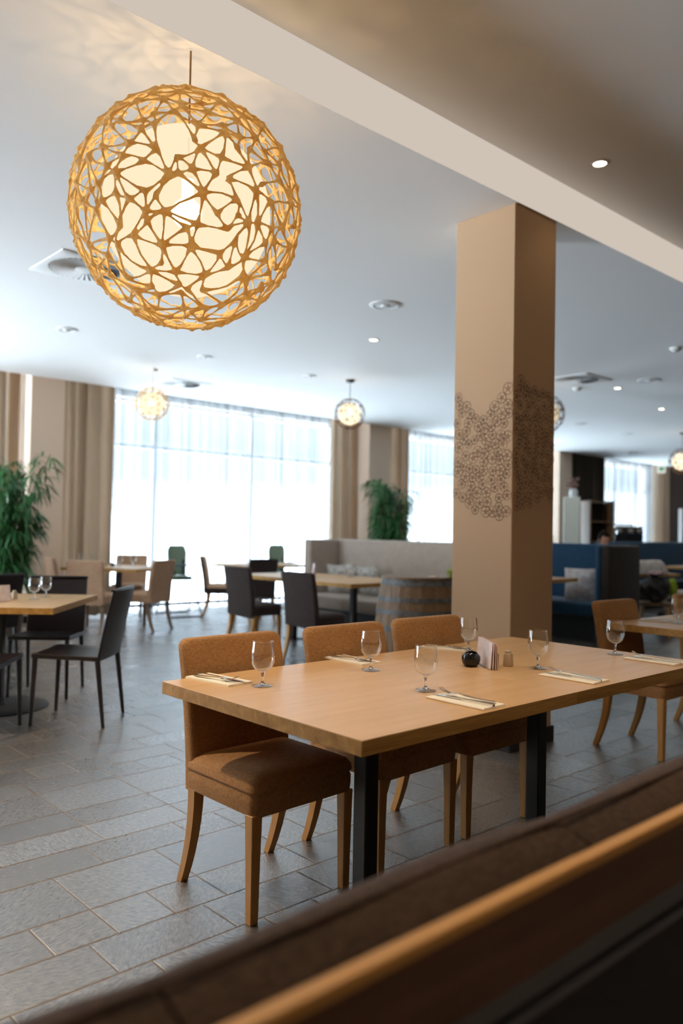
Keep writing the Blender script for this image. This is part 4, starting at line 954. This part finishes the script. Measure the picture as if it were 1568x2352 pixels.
# heap of white patterned cloth on the far table
mb = MB(); n = 28; m_ = 20; g = []
for j in range(m_+1):
    row = []
    for i in range(n+1):
        u, v = i/n*2-1, j/m_*2-1; e_ = min(1, (1-abs(u))*5)*min(1, (1-abs(v))*4); z = .165*math.sqrt(max(0, e_))*(1+.12*noise.noise((u*3, v*3, 1)))*(.9-.12*v)
        row.append(mb.b.verts.new((u*.42+.008*noise.noise((u*6, v*6, 3)), v*.26, z*1.15)))
    g.append(row)
for j in range(m_):
    for i in range(n): mb.b.faces.new((g[j][i], g[j][i+1], g[j+1][i+1], g[j+1][i]))
ring = [g[0][i] for i in range(n+1)]+[g[j][n] for j in range(1, m_+1)]+[g[m_][i] for i in range(n-1, -1, -1)]+[g[j][0] for j in range(m_-1, 0, -1)]
mb.b.faces.new(ring[::-1])
o = finish('folded_cloth', mb, pbr('white_patterned_cloth', (.74, .74, .74), .8, (.55, .50, .46), 16), None, True, (10.74, 5.62, .7505), -.42); tag(o, 'white patterned cloth heaped on the far table', 'cloth')
st_ = thing('stool', 'wooden stool buried under the black coat', 'stool', (9.86, 4.86, 0), .5)
finish('seat', slab(-.19, .19, -.19, .19, .40, .435, .01, 2), M_LEGD, st_)
for sx in (-1, 1):
    for sy in (-1, 1):
        mb = MB(); mb.tube((sx*.17, sy*.17, 0), (sx*.15, sy*.15, .3999), .016, .02, 10); finish('leg', mb, M_LEG, st_)
# dark coat and bags on the chair there
def lump(name, x, y, z, sx, sy, sz, mat, label, cat, seed):
    mb = MB(); bmesh.ops.create_icosphere(mb.b, subdivisions=4, radius=1)
    for v in mb.b.verts:
        n_ = noise.noise(v.co*2.1+Vector((seed, 0, 0)))*.28+noise.noise(v.co*6+Vector((seed, 3, 0)))*.08
        c_ = v.co*(1+n_); v.co = Vector((c_.x*sx, c_.y*sy, max(-.95, c_.z)*sz))
    o = finish(name, mb, mat, None, True, (x, y, z)); return tag(o, label, cat)
lump('coat', 9.86, 4.86, .60, .21, .17, .17, pbr('black_coat', (.012, .014, .016), .7, (.05, .045, .04), 9), 'black coat heaped over a stool beside the booth end', 'coat', 1)
lump('handbag', 10.26, 4.90, .15, .14, .12, .155, pbr('black_bag', (.015, .012, .014), .4), 'black handbag on the floor beside the coat stool', 'bag', 4)
lump('scarf', 10.09, 4.74, .62, .07, .05, .12, pbr('lime_green_cloth', (.38, .52, .03), .8), 'lime green scarf beside the black coat', 'scarf', 7)
lump('shopping_bag', 10.52, 4.78, .14, .10, .09, .145, pbr('plum_cloth', (.18, .02, .08), .8), 'plum coloured bag right of the black coat', 'bag', 9)
lump('paper_bundle', 9.85, 4.84, .80, .14, .10, .03, pbr('pinkish_print', (.62, .48, .46), .8, (.3, .12, .14), 30), 'pinkish printed bundle on the coat', 'bundle', 12)
# green plant behind the blue booth
t = thing('small_plant', 'small green plant behind the blue booth by the column', 'plant', (10.0, 6.55, 0)); 
finish('stand', slab(-.15, .15, -.15, .15, 0, .98, .005, 1), M_WALLD, t, False); mb = MB(); mb.lathe([(.06, .9801), (.08, 1.08), (.07, 1.08), (.02, 1.0)], 16); finish('pot', mb, M_PLAST, t)
mb = MB(); rnd = random.Random(11)
for k in range(60):
    a = rnd.uniform(0, 6.28); r = rnd.uniform(.05, .17); p1 = Vector((r*cos(a), r*sin(a), 1.1+rnd.uniform(.05, .2))); w_ = Vector((-sin(a), cos(a), 0))*.012; p0 = Vector((0, 0, 1.06)); mm = (p0+p1)/2+Vector((0, 0, .04))
    v = [mb.b.verts.new(q) for q in (p0, mm-w_, p1, mm+w_)]; mb.b.faces.new(v)
finish('leaves', mb, pbr('bright_leaf', (.06, .28, .05), .5), t, False)

# ------------------------------------------------------------------ the guest behind the blue booth
pe = thing('person', 'dark haired guest in a navy top seated behind the booth, head lowered', 'person', (11.30, 6.42, 0), head(-.55, -.84))
def skin_body():
    J = [(0, .05, .50), (0, .04, .66), (0, .02, .84), (0, .0, 1.00), (0, -.02, 1.08),
         (-.16, .0, .99), (-.21, -.06, .76), (-.17, -.28, .70), (-.12, -.36, .72), (.16, .0, .99), (.21, -.06, .76), (.17, -.28, .70), (.12, -.36, .72),
         (-.10, -.02, .50), (-.11, -.40, .50), (-.11, -.42, .10), (-.11, -.53, .04), (.10, -.02, .50), (.11, -.40, .50), (.11, -.42, .10), (.11, -.53, .04)]
    E_ = [(0, 1), (1, 2), (2, 3), (3, 4), (3, 5), (5, 6), (6, 7), (7, 8), (3, 9), (9, 10), (10, 11), (11, 12), (0, 13), (13, 14), (14, 15), (15, 16), (0, 17), (17, 18), (18, 19), (19, 20)]
    Rr = [.13, .125, .14, .09, .05, .055, .042, .034, .025, .055, .042, .034, .025, .085, .065, .045, .035, .085, .065, .045, .035]
    me = bpy.data.meshes.new('body'); me.from_pydata(J, E_, []); o = bpy.data.objects.new('body', me); C.objects.link(o)
    md = o.modifiers.new('s', 'SKIN'); 
    for i, v in enumerate(me.skin_vertices[0].data): v.radius = (Rr[i], Rr[i]*.85); v.use_root = (i == 0)
    o.modifiers.new('u', 'SUBSURF').levels = 2
    dg = bpy.context.evaluated_depsgraph_get(); m2 = bpy.data.meshes.new_from_object(o.evaluated_get(dg)); o.modifiers.clear(); o.data = m2; m2.materials.clear(); m2.materials.append(pbr('navy_cloth', (.015, .02, .04), .85))
    for p_ in m2.polygons: p_.use_smooth = True
    o.parent = pe; return o
skin_body()
M_SKIN = pbr('skin', (.50, .25, .17), .55); M_HAIR = pbr('dark_hair', (.012, .008, .006), .9, spec=.1)
mb = MB(); mb.sphere((0, 0, 0), .1, 28, 20, (.78, .95, 1.15))
for v in mb.b.verts:
    if v.co.y < 0 and v.co.z < 0: v.co.x *= 1-.25*min(1, -v.co.z/.1); 
mb.sphere((0, -.098, -.015), .016, 10, 8, (.8, 1, 1.3)); mb.sphere((-.078, .0, -.005), .022, 10, 8, (.4, .7, 1.2)); mb.sphere((.078, .0, -.005), .022, 10, 8, (.4, .7, 1.2)); mb.tube((0, .02, -.13), (0, .01, -.07), .05, .05, 14)
hd = finish('head', mb, M_SKIN, pe); hd.location = (0, -.05, 1.215); hd.rotation_euler = (.45, 0, 0)
mb = MB(); mb.sphere((0, .012, .02), .105, 26, 18, (.82, .98, 1.1)); bmesh.ops.delete(mb.b, geom=[v for v in mb.b.verts if v.co.y < -.055 and v.co.z < .075 or v.co.z < -.06], context='VERTS'); hr = finish('hair', mb, M_HAIR, hd)
for s_ in (-1, 1):
    mb = MB(); mb.sphere((s_*.03, -.086, .012), .010, 10, 8); finish('eye', mb, M_BLACK, hd)
mb = MB(); mb.box(-.022, .022, -.0935, -.080, -.058, -.052); mb.bevel(.002, 1); finish('mouth', mb, pbr('lip', (.35, .12, .10), .5), hd)
for s_ in (-1, 1):
    mb = MB(); mb.sphere((0, 0, 0), .04, 14, 10, (.95, 1.1, .45))
    for k in range(4): mb.path([(-.025+.017*k, -.03, 0), (-.026+.018*k, -.065, -.004), (-.025+.018*k, -.088+.006*abs(k-1.5), -.022)], [.009, .008, .006], 8)
    mb.path([(s_*-.03, .0, 0), (s_*-.05, -.03, -.008), (s_*-.05, -.052, -.016)], [.011, .009, .007], 8)
    h_ = finish('hand', mb, M_SKIN, pe); h_.location = (s_*.115, -.385, .725)
ch_ = dup(e, (11.40, 6.57, 0), head(-.55, -.84), 'taupe chair under the seated guest')
print('objects', len(C.objects))
